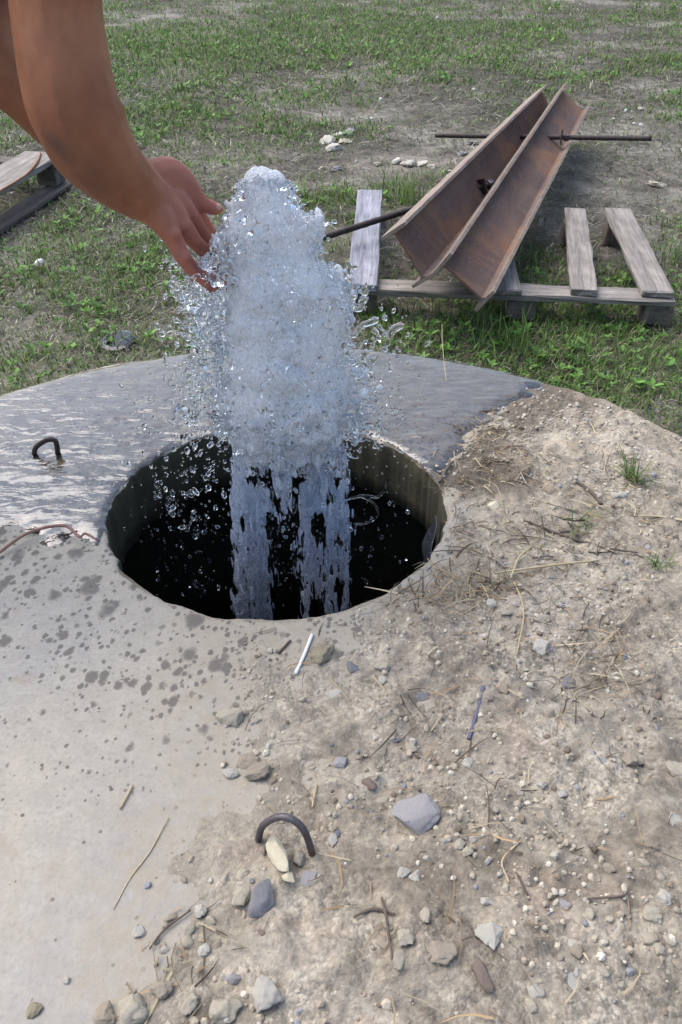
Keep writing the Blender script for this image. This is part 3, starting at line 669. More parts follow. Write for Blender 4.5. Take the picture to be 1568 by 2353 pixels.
# left arm behind
limb([np.r_[sh_l, .060], px3(5, -90, 1.22, 78), px3(-22, 70, 1.25, 80), px3(-8, 150, 1.26, 76), px3(58, 222, 1.29, 60), px3(120, 290, 1.33, 50), px3(178, 350, 1.36, 41), px3(222, 388, 1.385, 37)], 12)
for k, (dx, dy) in enumerate(((95, 40), (85, 58), (100, 52), (90, 30))):
    limb([px3(222, 388, 1.385, 30), px3(222 + dx * .4, 388 + dy * .4, 1.40 + .012 * k, 17), px3(222 + dx * .8, 388 + dy * .8, 1.41 + .014 * k, 10)], 6)
# trunk, neck, head
pel = np.array([-1.02, 1.26, .96]); che = np.array([-.56, 1.26, 1.30])
for t in np.linspace(0, 1, 14):
    c = pel + (che - pel) * t + np.array([-.03, 0, .05]) * math.sin(math.pi * t); ell(c, (.125 + .01 * t, .165 + .03 * math.sin(t * 2.2), .115 + .012 * t))
limb([np.r_[sh_r, .062], np.r_[che + [.03, -.06, .05], .085], np.r_[che + [.03, .06, .05], .085], np.r_[sh_l, .062]], 8)
neck = che + np.array([.10, 0, .17]); head = neck + np.array([.085, -.01, .12])
limb([np.r_[che + [.03, 0, .06], .075], np.r_[neck, .057], np.r_[head - [.02, 0, .04], .06]], 6)
ell(head, (.098, .078, .112)); ell(head + [.035, 0, -.065], (.062, .058, .058)); ell(head + [.088, 0, -.075], (.024, .026, .022))
ell(head + [.098, 0, -.018], (.016, .011, .026)); ell(head + [.108, 0, -.030], (.013, .014, .010))          # nose
ell(head + [.085, 0, -.052], (.014, .024, .007)); ell(head + [.083, 0, -.062], (.013, .021, .007))          # lips
ell(head + [.083, 0, .026], (.014, .05, .010))                                                                # brow
for s in (-1, 1): ell(head + [-.005, s * .079, -.012], (.017, .010, .031))
# legs and feet
for s in (-1, 1):
    hip = pel + np.array([-.0, s * .09, -.05]); knee = np.array([-1.16, 1.26 + s * .13, .50]); ank = np.array([-1.36, 1.26 + s * .14, .085])
    limb([np.r_[hip, .098], np.r_[(hip + knee) / 2, .078], np.r_[knee, .058], np.r_[(knee * .6 + ank * .4), .056], np.r_[ank, .039]], 12)
    limb([np.r_[ank + [-.02, 0, -.04], .038], np.r_[ank + [.07, 0, -.045], .036], np.r_[ank + [.17, s * .015, -.055], .028]], 8)
V, f = blobs(np.vstack(Bc), np.vstack(Br), 2)
me, co = remesh(V, f, .0030, 5, .5, .3)
# grime marks and reddened hand
def near_px(cx, cy, dep, r):
    p = atd(cx, cy, dep); return np.exp(-(np.linalg.norm(co - p, axis=1) / r)**2)
g = .5 * near_px(128, 338, .93, .02) + .45 * near_px(148, 352, .93, .02) + .42 * near_px(245, 400, .98, .03) + .4 * near_px(215, 412, .98, .024) + .3 * near_px(205, 380, .94, .02)
g = g * (.8 + .5 * fbm(co * 40, 3, 77))
wr = atd(330, 448, 1.075); hx_ = (co - wr) @ rt + .6 * ((co - wr) @ fw) - .9 * ((co - wr) @ up) * 0
red = sstep(-.02, .07, (co - wr) @ (rt * .75 + fw * .6)) * (co[:, 0] > -.4) * .75
red = red * (np.linalg.norm(co - wr, axis=1) < .32)
me.materials.append(M['skin'])
pbase = np.array([-1.3, 1.26, .0]); shift_mesh(me, co, pbase)
for nm_, arr in (('col', np.clip(g, 0, .85)), ('red', np.clip(red + .5 * near_px(480, 655, 1.14, .02), 0, 1))):
    a = me.color_attributes.new(nm_, 'FLOAT_COLOR', 'POINT'); cc = np.ones((len(co), 4), np.float32); cc[:, :3] = arr[:, None]; a.data.foreach_set('color', cc.ravel())
me.name = 'person'
person = tag(link('person', me, None, loc=pbase), 'person with bare sunburnt arms, right hand reaching into the water jet', 'person')
# finger nails of the thumb
tn = atd(*hz(1195, 735), 1.182)
M['nail'] = mat_simple('finger_nail', (.52, .30, .24), (.58, .36, .30), 60, .35, .0)
V, f = blobs([tn], [(.0065, .006, .0035)], 2, np.array([[[.85, .1, .5], [.3, .8, -.5], [-.4, .55, .72]]]))
obj('thumb_nail', V, f, M['nail'], person, pbase)
M['cloth'] = mat_simple('grey_cotton', (.10, .11, .13), (.15, .16, .18), 60, .95, .3, .002); M['denim'] = mat_simple('blue_cotton', (.045, .06, .10), (.07, .09, .14), 80, .95, .3, .002)
M['hair'] = mat_simple('dark_hair', (.015, .011, .009), (.04, .03, .022), 90, .6, .8, .004, stretch=(1, 1, .2)); M['shoe'] = mat_simple('dark_shoe', (.03, .03, .032), (.06, .06, .06), 60, .8, .3, .002)
Tc = np.array([pel + (che - pel) * t + np.array([-.03, 0, .05]) * math.sin(math.pi * t) for t in np.linspace(.1, 1, 14)])
V, f = blobs(Tc, [(.139 + .01 * t, .18 + .03 * math.sin(t * 2.2), .128 + .012 * t) for t in np.linspace(.1, 1, 14)], 2)
me, co = remesh(V, f, .012, 3); shift_mesh(me, co, pbase); link('shirt', me, M['cloth'], person)
cs, rs = [pel, pel + np.array([0, 0, -.04])], [(.14, .19, .12), (.14, .185, .12)]
for s in (-1, 1):
    hip = pel + np.array([-.0, s * .09, -.05]); knee = np.array([-1.16, 1.26 + s * .13, .50])
    for t in np.linspace(0, .85, 8): cs.append(hip + (knee - hip) * t); rs.append((.112 - .025 * t,) * 3)
V, f = blobs(cs, rs, 2); me, co = remesh(V, f, .012, 3); shift_mesh(me, co, pbase); link('shorts', me, M['denim'], person)
cs = [head + [-.02, 0, .03], head + [-.045, 0, -.01], head + [.02, 0, .055]]; V, f = blobs(cs, [(.098, .086, .095), (.075, .084, .085), (.075, .075, .066)], 2)
me, co = remesh(V, f, .006, 2); shift_mesh(me, co, pbase); link('hair', me, M['hair'], person)
for s in (-1, 1):
    V, f = blobs([head + [.082, s * .031, .004]], [(.012, .014, .008)], 2); obj('eye', V, f, STONE['white'], person, pbase)
    ank = np.array([-1.36, 1.26 + s * .14, .085]); cs = [ank + [-.03, 0, -.045], ank + [.04, 0, -.04], ank + [.1, 0, -.048], ank + [.18, s * .015, -.055]]
    V, f = blobs(cs, [(.05, .046, .04), (.05, .048, .045), (.05, .05, .038), (.045, .046, .03)], 2); me, co = remesh(V, f, .008, 3); shift_mesh(me, co, pbase); link('shoe', me, M['shoe'], person)

# ------------------------------------------------------------------ the water jet
YJ = 1.17
def jw(px): return px                    # readability
prof = np.array([  # picture y, left x, right x of the white body
    (404, 572, 640), (416, 550, 664), (440, 540, 674), (470, 532, 682), (490, 522, 700), (510, 508, 722), (550, 506, 734), (590, 512, 738), (620, 512, 756), (650, 508, 792), (690, 506, 804), (730, 508, 800), (760, 508, 797), (800, 500, 800),
    (850, 505, 812), (900, 495, 820), (950, 498, 816), (1000, 515, 800), (1050, 530, 792), (1120, 535, 796), (1200, 536, 800)])
cen, rad = [], []
jr = np.random.default_rng(3)
for k in range(3400):
    y = 412 + (1110 - 412) * jr.random()**.9; l, r_ = np.interp(y, prof[:, 0], prof[:, 1]), np.interp(y, prof[:, 0], prof[:, 2])
    a = jr.random() * 2 * np.pi; rr = math.sqrt(.25 + .75 * jr.random()); sc0 = np.linalg.norm(aty(700, y, YJ) - aty(699, y, YJ))
    hw = (r_ - l) / 2 * sc0; hw -= min(.007, .1 * hw); c = aty((l + r_) / 2, y, YJ); b0 = jr.choice([.007, .011, .016, .022], p=[.35, .3, .22, .13]) * min(1, hw / .045)
    R_ = max(hw - b0 * .8, .005) * rr * (1 + .24 * noise3(np.array([math.cos(a) * 1.6, math.sin(a) * 1.6, y * .022]), 63) + .04 * jr.normal())
    if y > 1000:                                      # torn open below the rim
        if noise3(np.array([math.cos(a) * R_ * 30, y * .022, 5.1]), 64) < -.6 + 1.15 * (y - 1000) / 125: continue
        b0 = min(b0, .011 - .005 * (y - 1000) / 180)
    cen.append(c + np.array([math.cos(a) * R_, math.sin(a) * R_ * .8, 0])); rad.append((b0, b0, b0 * (1.0 + .5 * jr.random())))
# torn streams that fall back into the opening
def stream(l, r_, y0, y1, n, bmin, bmax, dens=1.0):
    for k in range(n):
        t = jr.random(); y = y0 + (y1 - y0) * t; x = l + (r_ - l) * jr.random() + 5 * jr.normal()
        if noise3(np.array([x * .05, y * .02, 3.3]), 61) < -.45 + .45 * dens * (.4 + .6 * t): continue
        b0 = bmin + (bmax - bmin) * jr.random()**2; c = aty(x, y, YJ + jr.normal() * .045)
        cen.append(c); rad.append((b0 * .7, b0 * .7, b0 * (2.5 + 5 * jr.random())))
for k in range(520):                                  # white patches torn off the sides
    x, y = [(500 + 16 * jr.normal(), 720 + 55 * jr.normal()), (505 + 22 * jr.normal(), 905 + 45 * jr.normal()), (825 + 16 * jr.normal(), 905 + 45 * jr.normal()), (780 + 14 * jr.normal(), 665 + 26 * jr.normal()), (515 + 8 * jr.normal(), 545 + 25 * jr.normal()), (725 + 7 * jr.normal(), 525 + 22 * jr.normal())][int(jr.integers(6))]
    if noise3(np.array([x * .05, y * .05, 9.]), 67) < -.05: continue
    b0 = .005 + .006 * jr.random(); cen.append(aty(x, y, YJ + .03 * jr.normal())); rad.append((b0, b0, b0 * 1.3))
core_n = len(cen)
stream(534, 800, 990, 1180, 1500, .002, .0055, .3); stream(536, 622, 1100, 1450, 1700, .002, .0060, .0); stream(698, 802, 1100, 1450, 1700, .002, .0060, .2); stream(600, 720, 1090, 1260, 300, .002, .005, 1.2); stream(610, 720, 1180, 1440, 220, .002, .0045, 1.6)
V, f = blobs(np.array(cen[:core_n]), np.array(rad[:core_n]), 1); Vst, fst = blobs(np.array(cen[core_n:]), np.array(rad[core_n:]), 1)
jbase = np.array([aty(665, 1190, YJ)[0], YJ, -.2]); jet = empty('water_jet', jbase)
tag(jet, 'white foaming jet of water shooting up out of the well hole', 'water jet')
me, co = remesh(V, f, .0034, 12, .6)
co2 = co + .0030 * np.stack([fbm(co * [110, 110, 50] + 9 * k, 3, 62 + k, .8) for k in range(3)], -1); shift_mesh(me, co2, jbase); me.name = 'white_core'
link('white_core', me, M['foam'], jet)
core_co = co2
me, co = remesh(Vst, fst, .0030, 2, .4); shift_mesh(me, co + .0015 * np.stack([fbm(co * [90, 90, 40] + 9 * k, 2, 68 + k) for k in range(3)], -1), jbase); me.name = 'falling_streams'
link('falling_streams', me, M['stream'], jet)
# clear water torn off the sides: lobes, sheets, strings
cen, rad = [], []
def cloud(x, y, sx, sy, n, b0, b1, dy=0.0, sdep=.03):
    for k in range(n):
        b_ = b0 + (b1 - b0) * jr.random()**2
        cen.append(aty(x + sx * jr.normal(), y + sy * jr.normal(), YJ + dy + sdep * jr.normal())); rad.append((b_, b_, b_ * (1 + .6 * jr.random())))
def filament(x, y, dep, ang, n, r0, step=3.2, curl=.35):
    """a string of water that thins out; ang in picture degrees, 0 = right, 90 = down"""
    a_ = math.radians(ang)
    for k in range(n):
        t = k / n; b_ = r0 * (1 - .75 * t) * jr.uniform(.7, 1.25); cen.append(aty(x, y, YJ + dep)); rad.append((b_, b_, b_))
        a_ += .8 * curl * jr.normal() + .03; x += step * math.cos(a_); y += step * math.sin(a_)
    if jr.random() < .6: b_ = r0 * jr.uniform(.6, 1.1); cen.append(aty(x, y, YJ + dep)); rad.append((b_, b_, b_))
for k in range(430):                                  # glassy fringe all round the body
    y = 412 + 600 * jr.random(); l, r_ = np.interp(y, prof[:, 0], prof[:, 1]), np.interp(y, prof[:, 0], prof[:, 2]); s = jr.choice([-1, 1])
    if y < 520 and s < 0 and jr.random() < .75: continue
    filament((l if s < 0 else r_) - s * 3, y, .04 * jr.normal(), (90 - s * jr.uniform(-20, 110)), int(jr.integers(3, 9)), .0025 + .0035 * jr.random()**2)
def lobe(x, y, sx, sy, n, dep=0.0):
    for k in range(n): filament(x + sx * jr.normal(), y + sy * jr.normal(), dep + .02 * jr.normal(), jr.uniform(0, 360), int(jr.integers(4, 14)), .0025 + .005 * jr.random()**2, 3.6, .5)
def front(x, y):                                       # depth of the white body's front there
    l, r_ = np.interp(y, prof[:, 0], prof[:, 1]), np.interp(y, prof[:, 0], prof[:, 2]); mid, hw = (l + r_) / 2, (r_ - l) / 2
    return -.8 * hw * .0008 * math.sqrt(max(0, 1 - ((x - mid) / hw)**2))
for k in range(980):                                  # clear strings and beads over the white body
    y = 412 + 680 * jr.random()**.75; l, r_ = np.interp(y, prof[:, 0], prof[:, 1]), np.interp(y, prof[:, 0], prof[:, 2]); x = l + (r_ - l) * jr.random()
    filament(x, y, front(x, y) - .004 - .010 * jr.random(), jr.uniform(40, 140), int(jr.integers(3, 11)), .0018 + .0026 * jr.random()**2, 3.4, .45)
for k in range(80):                                   # clear skin round the crown of the jet
    a_ = jr.uniform(0, 2 * np.pi); filament(606 + 62 * math.cos(a_) * jr.uniform(.5, 1), 440 - 34 * abs(math.sin(a_)) * jr.uniform(.6, 1.05), -.03 * jr.random(), jr.uniform(0, 360), int(jr.integers(3, 8)), .002 + .0025 * jr.random(), 3.2, .4)
for k in range(430):                                  # strings falling into the hole
    x = jr.choice([jr.uniform(532, 625), jr.uniform(695, 805), jr.uniform(600, 720)], p=[.4, .4, .2]); y = jr.uniform(960, 1330)
    filament(x, y, jr.normal() * .05, 90, int(jr.integers(5, 18)), .0014 + .0022 * jr.random()**2, 4.5, .12)
lobe(485, 625, 18, 24, 34, -.095); lobe(510, 585, 10, 20, 14, -.08); lobe(490, 780, 28, 60, 90, .0); lobe(520, 700, 14, 60, 60, -.03); lobe(455, 690, 22, 42, 80, -.02); lobe(482, 600, 10, 25, 22, -.03); lobe(500, 640, 14, 40, 40, -.03); lobe(425, 650, 12, 28, 22, -.02); lobe(480, 745, 26, 22, 36, -.01)
lobe(775, 660, 16, 26, 46); lobe(802, 690, 14, 14, 20); lobe(718, 510, 10, 14, 18); lobe(732, 560, 6, 25, 16)
lobe(475, 880, 32, 52, 70); lobe(835, 880, 30, 55, 70); lobe(540, 965, 40, 36, 36, -.03); lobe(820, 970, 28, 30, 36, -.03)
def string(P, r0, r1):
    P = np.array([aty(x, y, YJ + d_) for x, y, d_ in P]); Q = catmull(P, 10)
    for k, p in enumerate(Q): t = k / (len(Q) - 1); b_ = r0 + (r1 - r0) * t + .001 * jr.random(); cen.append(p); rad.append((b_, b_, b_))
string([(812, 770, 0), (835, 745, 0), (850, 742, 0), (862, 735, .01)], .005, .007); string([(888, 800, .02), (895, 775, .02), (903, 758, .02), (920, 748, .02)], .0045, .0075)
string([(800, 700, 0), (825, 712, 0), (842, 686, 0)], .006, .004); string([(830, 1140, -.05), (858, 1155, -.05), (868, 1180, -.05), (850, 1200, -.05), (815, 1205, -.05)], .003, .0025)
string([(870, 1140, -.05), (885, 1125, -.05), (893, 1100, -.05)], .003, .003); string([(790, 1150, -.05), (830, 1140, -.05), (870, 1142, -.05)], .0028, .003); string([(445, 1320, -.06), (462, 1350, -.06), (490, 1335, -.06)], .004, .005)
V, f = blobs(np.array(cen), np.array(rad), 1)
me, co = remesh(V, f, .0024, 2, .4); shift_mesh(me, co + .0015 * np.stack([fbm(co * 70 + 9 * k, 2, 72 + k) for k in range(3)], -1), jbase); me.name = 'clear_fringe'
link('clear_fringe', me, M['water'], jet)

# droplets: the largest are things of their own, the fine spray is one mass
zones = [  # name, label, count, centre x,y, spread x,y, depth offset, spread, rmin, rmax
    ('droplet falling through the dark hole left of the jet', 'droplets in the dark hole, left side', 420, 435, 1150, 75, 120, -.02, .05, .0016, .0062),
    ('droplet falling through the dark hole right of the jet', 'droplets in the dark hole, right side', 90, 850, 1230, 70, 90, -.02, .05, .0014, .0048),
    ('droplet between the streams inside the dark hole', 'droplets in the middle of the dark hole', 220, 660, 1220, 60, 110, -.08, .03, .0014, .0048),
    ('clear droplet thrown off beside and below the hand', 'droplets around the hand', 70, 405, 640, 28, 60, -.03, .03, .0015, .0052),
    ('clear droplet flying off the right side of the jet', 'droplets on the right of the jet', 110, 850, 790, 55, 70, .0, .06, .0015, .0050),
    ('droplet in the splash skirt left of the jet above the slab', 'droplets in the left splash', 520, 465, 900, 50, 70, .0, .07, .0013, .0046),
    ('droplet in the splash skirt right of the jet above the slab', 'droplets in the right splash', 520, 850, 930, 48, 60, .0, .07, .0013, .0046)]
allp, allr, allz = [], [], []
for zi, (lb_, gr_, n_, x, y, sx, sy, dy, sdp, r0, r1) in enumerate(zones):
    for k in range(n_):
        allp.append(aty(x + sx * jr.normal(), y + sy * jr.normal(), YJ + dy + sdp * jr.normal())); allr.append(r0 + (r1 - r0) * jr.random()**3); allz.append(zi)
allp, allr, allz = np.array(allp), np.array(allr), np.array(allz)
hh_ = (allp - C0) @ NS + HS; uu, vv_ = allp[:, 0], (allp - C0) @ ES; ok = (hh_ > .008) | (np.hypot(uu - UH, vv_ - VH) < RH - .015 )
allp, allr, allz = allp[ok], allr[ok], allz[ok]
big = np.argsort(-allr)[:260]; rest = np.setdiff1d(np.arange(len(allr)), big)
allr *= .8
drop_mesh = []
for k in range(6):
    V0, f0 = ico(3); V = V0 * (1 + .32 * fbm(V0 * 1.3 + 7 * k, 2, 80 + k)[:, None]) * np.array([1, 1, 1.15 + .12 * k]); drop_mesh.append(make_mesh('water_droplet', V, f0)); drop_mesh[-1].materials.append(M['water'])
for k in big:
    o = link('water_droplet', drop_mesh[k % 6], None, loc=allp[k]); o.scale = (allr[k],) * 3; o.rotation_euler = (jr.normal() * .4, jr.normal() * .4, jr.random() * 6)
    tag(o, zones[allz[k]][0], 'droplet', zones[allz[k]][1])
V, f = blobs(allp[rest], np.c_[allr[rest], allr[rest], allr[rest] * (1 + .6 * jr.random(len(rest)))], 2)
tag(obj('water_spray', V, f, M['water'], base=jbase), 'fine spray of droplets around the water jet', 'spray', kind='stuff')

# dark plastic sheet clinging to the right wall of the hole
pu, pv = np.meshgrid(np.linspace(0, 1, 40), np.linspace(0, 1, 40))
ang = -.68 + .72 * pu + .05 * np.sin(pv * 5); rr = RH - .012 - .035 * pv - .018 * np.abs(fb2(pu, pv, 4, 3, 91)) - .02 * (1 - pu) * pv
V = np.stack([UH - UC + rr * np.cos(ang), VH - VC + rr * np.sin(ang), -.06 - .035 * np.sin(pu * 4) - .30 * pv * (.8 + .3 * fb2(pu, pu, 3, 2, 92))], -1).reshape(-1, 3)
M['plastic'] = mat_simple('dark_plastic', (.022, .025, .034), (.055, .06, .075), 10, .3, .3, .004)
ps = at_slab(obj('plastic_sheet', V, grid_faces(40, 40), M['plastic'])); so = ps.modifiers.new('thickness', 'SOLIDIFY'); so.thickness = .0015
tag(ps, 'crumpled dark plastic sheet hanging inside the right wall of the hole', 'plastic sheet')

# ------------------------------------------------------------------ stones on the dirt
def stone_mesh(name, seed, sub=4, flat=.7, elong=1.2, cuts=9, ang=.75, rough=.08, smooth=True):
    r_ = np.random.default_rng(seed); V0, f0 = ico(sub); V = V0 * (1 + .28 * fbm(V0 * 1.1 + seed, 2, seed))[:, None]
    for k in range(cuts):
        nn = r_.normal(size=3); nn /= np.linalg.norm(nn); dd = ang + .3 * r_.random(); s = V @ nn; V = np.where((s > dd)[:, None], V - ((s - dd) * .93)[:, None] * nn, V)
    V = V * (1 + rough * fbm(V * 3.0 + seed, 4, seed, .65))[:, None]
    V = V * np.array([elong, 1, flat]); V /= np.abs(V[:, :2]).max()
    return make_mesh(name, V, f0, smooth=smooth)
za = lambda x, y: ((500 + x/1.568)/1.3444, (1900 + y/1.568)/1.3444, 1/(1.568*1.3444))
zb = lambda x, y: ((x/1.7422)/1.3444, (2000 + y/1.7422)/1.3444, 1/(1.7422*1.3444))
zc = lambda x, y: ((1100 + x/1.5556)/1.3444, (2100 + y/1.5556)/1.3444, 1/(1.5556*1.3444))
zd = lambda x, y: ((1300 + x/1.9406)/1.3444, (1050 + y/1.9406)/1.3444, 1/(1.9406*1.3444))
BIG = [ # view, x, y, w, h, colour, turn (deg), sink, label
    (za, 780, 205, 105, 125, 'olive', 60, .3, 'rounded ochre stone beside the white plastic stick'),
    (za, 925, 262, 70, 60, 'blue', 20, .5, 'small blue-grey stone between the hole and the pale pebbles'),
    (za, 1065, 275, 78, 55, 'cream', 0, .35, 'small cream stone just above a whiter pebble, right of the ochre stone'),
    (za, 1068, 330, 80, 48, 'white', 8, .35, 'whitish pebble just below a small cream stone, right of the ochre stone'),
    (za, 340, 505, 125, 110, 'cream', 30, .35, 'angular cream stone at the edge of the bare concrete'),
    (za, 475, 768, 165, 92, 'tan', 25, .15, 'grey-brown wedge-shaped stone leaning up beside a white flake'),
    (za, 335, 770, 88, 50, 'white', -5, .3, 'flat white stone flake left of the leaning wedge-shaped stone'),
    (za, 410, 700, 135, 105, 'tan', 10, .65, 'half-buried beige stone behind the leaning wedge-shaped stone'),
    (za, 865, 735, 90, 60, 'grey', 0, .5, 'small flat grey stone alone in the middle of the dirt'),
    (za, 1003, 840, 88, 55, 'brown', -30, .45, 'dark brown bark-like stone above the large grey slate'),
    (za, 1235, 1005, 185, 180, 'grey', 20, .35, 'large angular grey slate stone right of the steel lifting loop'),
    (za, 565, 1210, 120, 175, 'yellow', -60, .1, 'cream-yellow wedge stone below the steel lifting loop'),
    (za, 618, 1310, 66, 70, 'yellow', 70, .3, 'small yellowish stone chip at the tip of the cream-yellow wedge'),
    (za, 490, 1425, 125, 160, 'blue', 80, .3, 'blue-grey slate stone below the cream-yellow wedge'),
    (za, 690, 1295, 110, 115, 'grey', 45, .6, 'dark grey stone half buried right of the cream-yellow wedge'),
    (za, 395, 1375, 105, 110, 'cream', 10, .3, 'beige lump touching the left side of the blue-grey slate'),
    (za, 470, 1180, 75, 100, 'tan', 80, .6, 'half-buried beige stone left of the cream-yellow wedge'),
    (za, 395, 1272, 75, 60, 'cream', 15, .35, 'small cream stone above the beige lump by the blue slate'),
    (za, 190, 1437, 65, 60, 'white', 20, .3, 'white pebble alone near the lower bare concrete edge'),
    (za, 665, 1195, 72, 65, 'cream', 30, .3, 'small pinkish cream stone inside the steel lifting loop'),
    (za, 1170, 1278, 65, 60, 'white', 0, .5, 'left one of two touching white lumps below the grey slate'),
    (za, 1225, 1298, 65, 60, 'white', 40, .5, 'right one of two touching white lumps below the grey slate'),
    (za, 825, 1108, 48, 66, 'white', 90, .3, 'small upright white stone right of the steel lifting loop'),
    (za, 1210, 660, 62, 60, 'cream', 20, .3, 'round cream pebble above and left of the large grey slate'),
    (za, 1480, 735, 72, 72, 'white', 20, .55, 'white lump half buried below the blue straw'),
    (za, 1235, 390, 110, 95, 'blue', 40, .8, 'buried blue-grey stone patch left of the blue straw'),
    (za, 1125, 610, 85, 75, 'blue', 70, .8, 'buried dark bluish stone left of the round cream pebble'),
    (za, 835, 385, 110, 60, 'white', 10, .7, 'crumbled white lump below the ochre stone'),
    (zb, 870, 1855, 112, 112, 'tan', 10, .3, 'round tan stone near the bottom edge of the picture'),
    (zb, 705, 1965, 180, 150, 'cream', 25, .3, 'large cream stone cut by the bottom edge, left of the others'),
    (zb, 1215, 1970, 150, 130, 'cream', 60, .3, 'cream block cut by the bottom edge, middle of three large ones'),
    (zb, 1435, 1900, 185, 170, 'white', 10, .3, 'large crumbly whitish stone, rightmost of three near the bottom edge'),
    (zb, 1105, 1645, 66, 76, 'white', 80, .25, 'clean white pebble above the bottom heap of stones'),
    (zb, 185, 1955, 85, 92, 'olive', 80, .3, 'tan pebble alone on the bare concrete at bottom left'),
    (zb, 750, 1537, 80, 50, 'white', 10, .3, 'white flake at the corner of the bare concrete'),
    (zb, 1080, 1427, 70, 64, 'white', 15, .3, 'white pebble left of the blue-grey slate'),
    (zb, 1018, 1525, 72, 56, 'cream', 20, .3, 'cream pebble beside a thin twig left of the blue slate'),
    (zb, 365, 1800, 44, 38, 'white', 15, .3, 'small white pebble alone on the grey concrete'),
    (zb, 1020, 1950, 100, 115, 'cream', 80, .3, 'pale upright stone between two large cream stones at the bottom'),
    (zb, 560, 1985, 120, 100, 'tan', 10, .4, 'tan stone at the left end of the bottom heap'),
    (zc, 640, 1278, 128, 122, 'white', 20, .35, 'round white stone right of the tan embedded one'),
    (zc, 410, 1370, 140, 138, 'tan', 40, .55, 'tan-beige stone embedded left of the long brown stone'),
    (zc, 590, 1445, 92, 168, 'brown', -68, .3, 'long brown stone tilted below the round white stone'),
    (zc, 230, 1297, 86, 74, 'cream', 20, .3, 'pinkish cream stone above and left of the tan embedded one'),
    (zc, 200, 1405, 80, 86, 'cream', 80, .35, 'beige stone below the pinkish cream one'),
    (zc, 1010, 1470, 165, 135, 'white', -40, .75, 'large white stone patch flush with the dirt at lower right'),
    (zc, 1180, 440, 150, 180, 'grey', -55, .72, 'large flat bluish stone buried near the right ridge'),
    (zc, 1530, 470, 110, 90, 'cream', -20, .3, 'beige stone cut by the right edge of the picture'),
    (zc, 1300, 440, 70, 66, 'tan', 10, .4, 'left one of two tan lumps beside the flat bluish stone'),
    (zc, 1350, 420, 60, 60, 'tan', 50, .4, 'right one of two tan lumps beside the flat bluish stone'),
    (zc, 885, 532, 46, 44, 'white', 10, .3, 'small white pebble left of the flat bluish stone'),
    (zc, 985, 570, 46, 50, 'white', 60, .3, 'white pebble just below and right of a smaller white one'),
    (zc, 525, 872, 62, 45, 'cream', 0, .3, 'lower one of two cream pebbles right of the grey slate'),
    (zc, 492, 835, 56, 44, 'cream', 0, .35, 'upper one of two cream pebbles right of the grey slate'),
    (zc, 1455, 1105, 70, 74, 'white', 70, .25, 'bright white stone in a dark hollow at the right'),
    (zc, 1408, 1170, 80, 86, 'cream', 60, .5, 'pale stone below the bright white one in the hollow'),
    (zc, 1180, 1452, 64, 62, 'cream', 20, .3, 'cream pebble right of the large white stone patch'),
    (zc, 325, 1172, 56, 78, 'cream', 85, .4, 'upright cream stone left of a pair of tiny white pebbles'),
    (zc, 1435, 1337, 56, 60, 'cream', 40, .35, 'cream pebble at the lower right edge'),
    (zc, 1500, 745, 72, 78, 'white', 60, .6, 'white stone on the right ridge'),
    (zc, 855, 1530, 90, 62, 'white', 10, .6, 'crumbly white lump near the bottom, left of the white patch'),
    (zc, 835, 1602, 56, 50, 'cream', 10, .35, 'cream pebble at the bottom below the crumbly white lump'),
    (zc, 1050, 1302, 74, 60, 'white', -30, .55, 'whitish stone above the large white stone patch'),
    (zc, 160, 1203, 70, 72, 'cream', 40, .4, 'pale stone in the fork of two dark twigs'),
    (zc, 130, 1300, 80, 70, 'tan', 10, .6, 'tan half-buried stone below the fork of two dark twigs'),
    (zc, 615, 1100, 72, 52, 'white', 10, .6, 'flat whitish stone above the round white stone'),
    (zd, 715, 1880, 106, 112, 'white', 60, .25, 'rounded whitish stone beside dark litter right of the hole'),
    (zd, 897, 2080, 116, 100, 'blue', -20, .5, 'blue-grey flat stone below the rounded whitish one'),
    (zd, 440, 1020, 100, 72, 'yellow', 10, .5, 'cream-yellow stone on the dirt right of the hole rim'),
    (zd, 510, 1667, 80, 44, 'cream', 5, .3, 'elongated cream pebble below the straw clump'),
    (zd, 490, 1735, 62, 62, 'cream', 40, .35, 'round cream pebble right below an elongated one'),
    (zd, 415, 1612, 76, 64, 'white', 20, .45, 'pale stone under the dry straw clump'),
    (zd, 355, 732, 60, 60, 'olive', 20, .35, 'tan pebble in the dark root litter behind the hole'),
    (zd, 1150, 985, 56, 62, 'white', 70, .35, 'left one of a pale pebble pair by the small grass tuft'),
    (zd, 1192, 990, 52, 52, 'white', 20, .35, 'right one of a pale pebble pair by the small grass tuft'),
    (zd, 1222, 1932, 72, 56, 'blue', -10, .55, 'small purple-grey stone at the right'),
    (zd, 1045, 1312, 60, 46, 'cream', 0, .35, 'pale pebble beside crossing twigs at the right'),
]
named = []
for k, (zf, x, y, w, h, cl, turn, sink, lb_) in enumerate(BIG):
    px, py, s = zf(x, y); u, v = slab_uv(px, py); mpp = slab_scale(px, py); named.append((px, py, lb_))
    W_ = w * s * mpp / 2 * 1.1; dep_f = h * s * mpp / 2 * 1.1                        # seen half extents
    a_, b_ = max(W_, dep_f * 1.15), min(W_, dep_f * 1.15)
    slate = cl in ('grey', 'blue', 'brown', 'yellow')
    me = stone_mesh('stone', 300 + k, 4, flat=.62 if sink < .6 else .5, elong=1.0, cuts=14 if slate else 11, ang=.42 if slate else .5, rough=.16 if slate else .30)
    me.materials.append(STONE[cl]); hgt = b_ * (.8 if cl in ('grey', 'blue') else 1.0)
    o = link('stone', me); ob_rot = R(turn)
    o.scale = (a_, b_ * 1.05, hgt)
    zz = soil_h(u, v) + hgt * .55 * (1 - 2 * sink) + .001
    o.location = S(u, v, zz); o.rotation_euler = (-T + jr.normal() * .1, jr.normal() * .1, ob_rot)
    tag(o, lb_, 'stone')
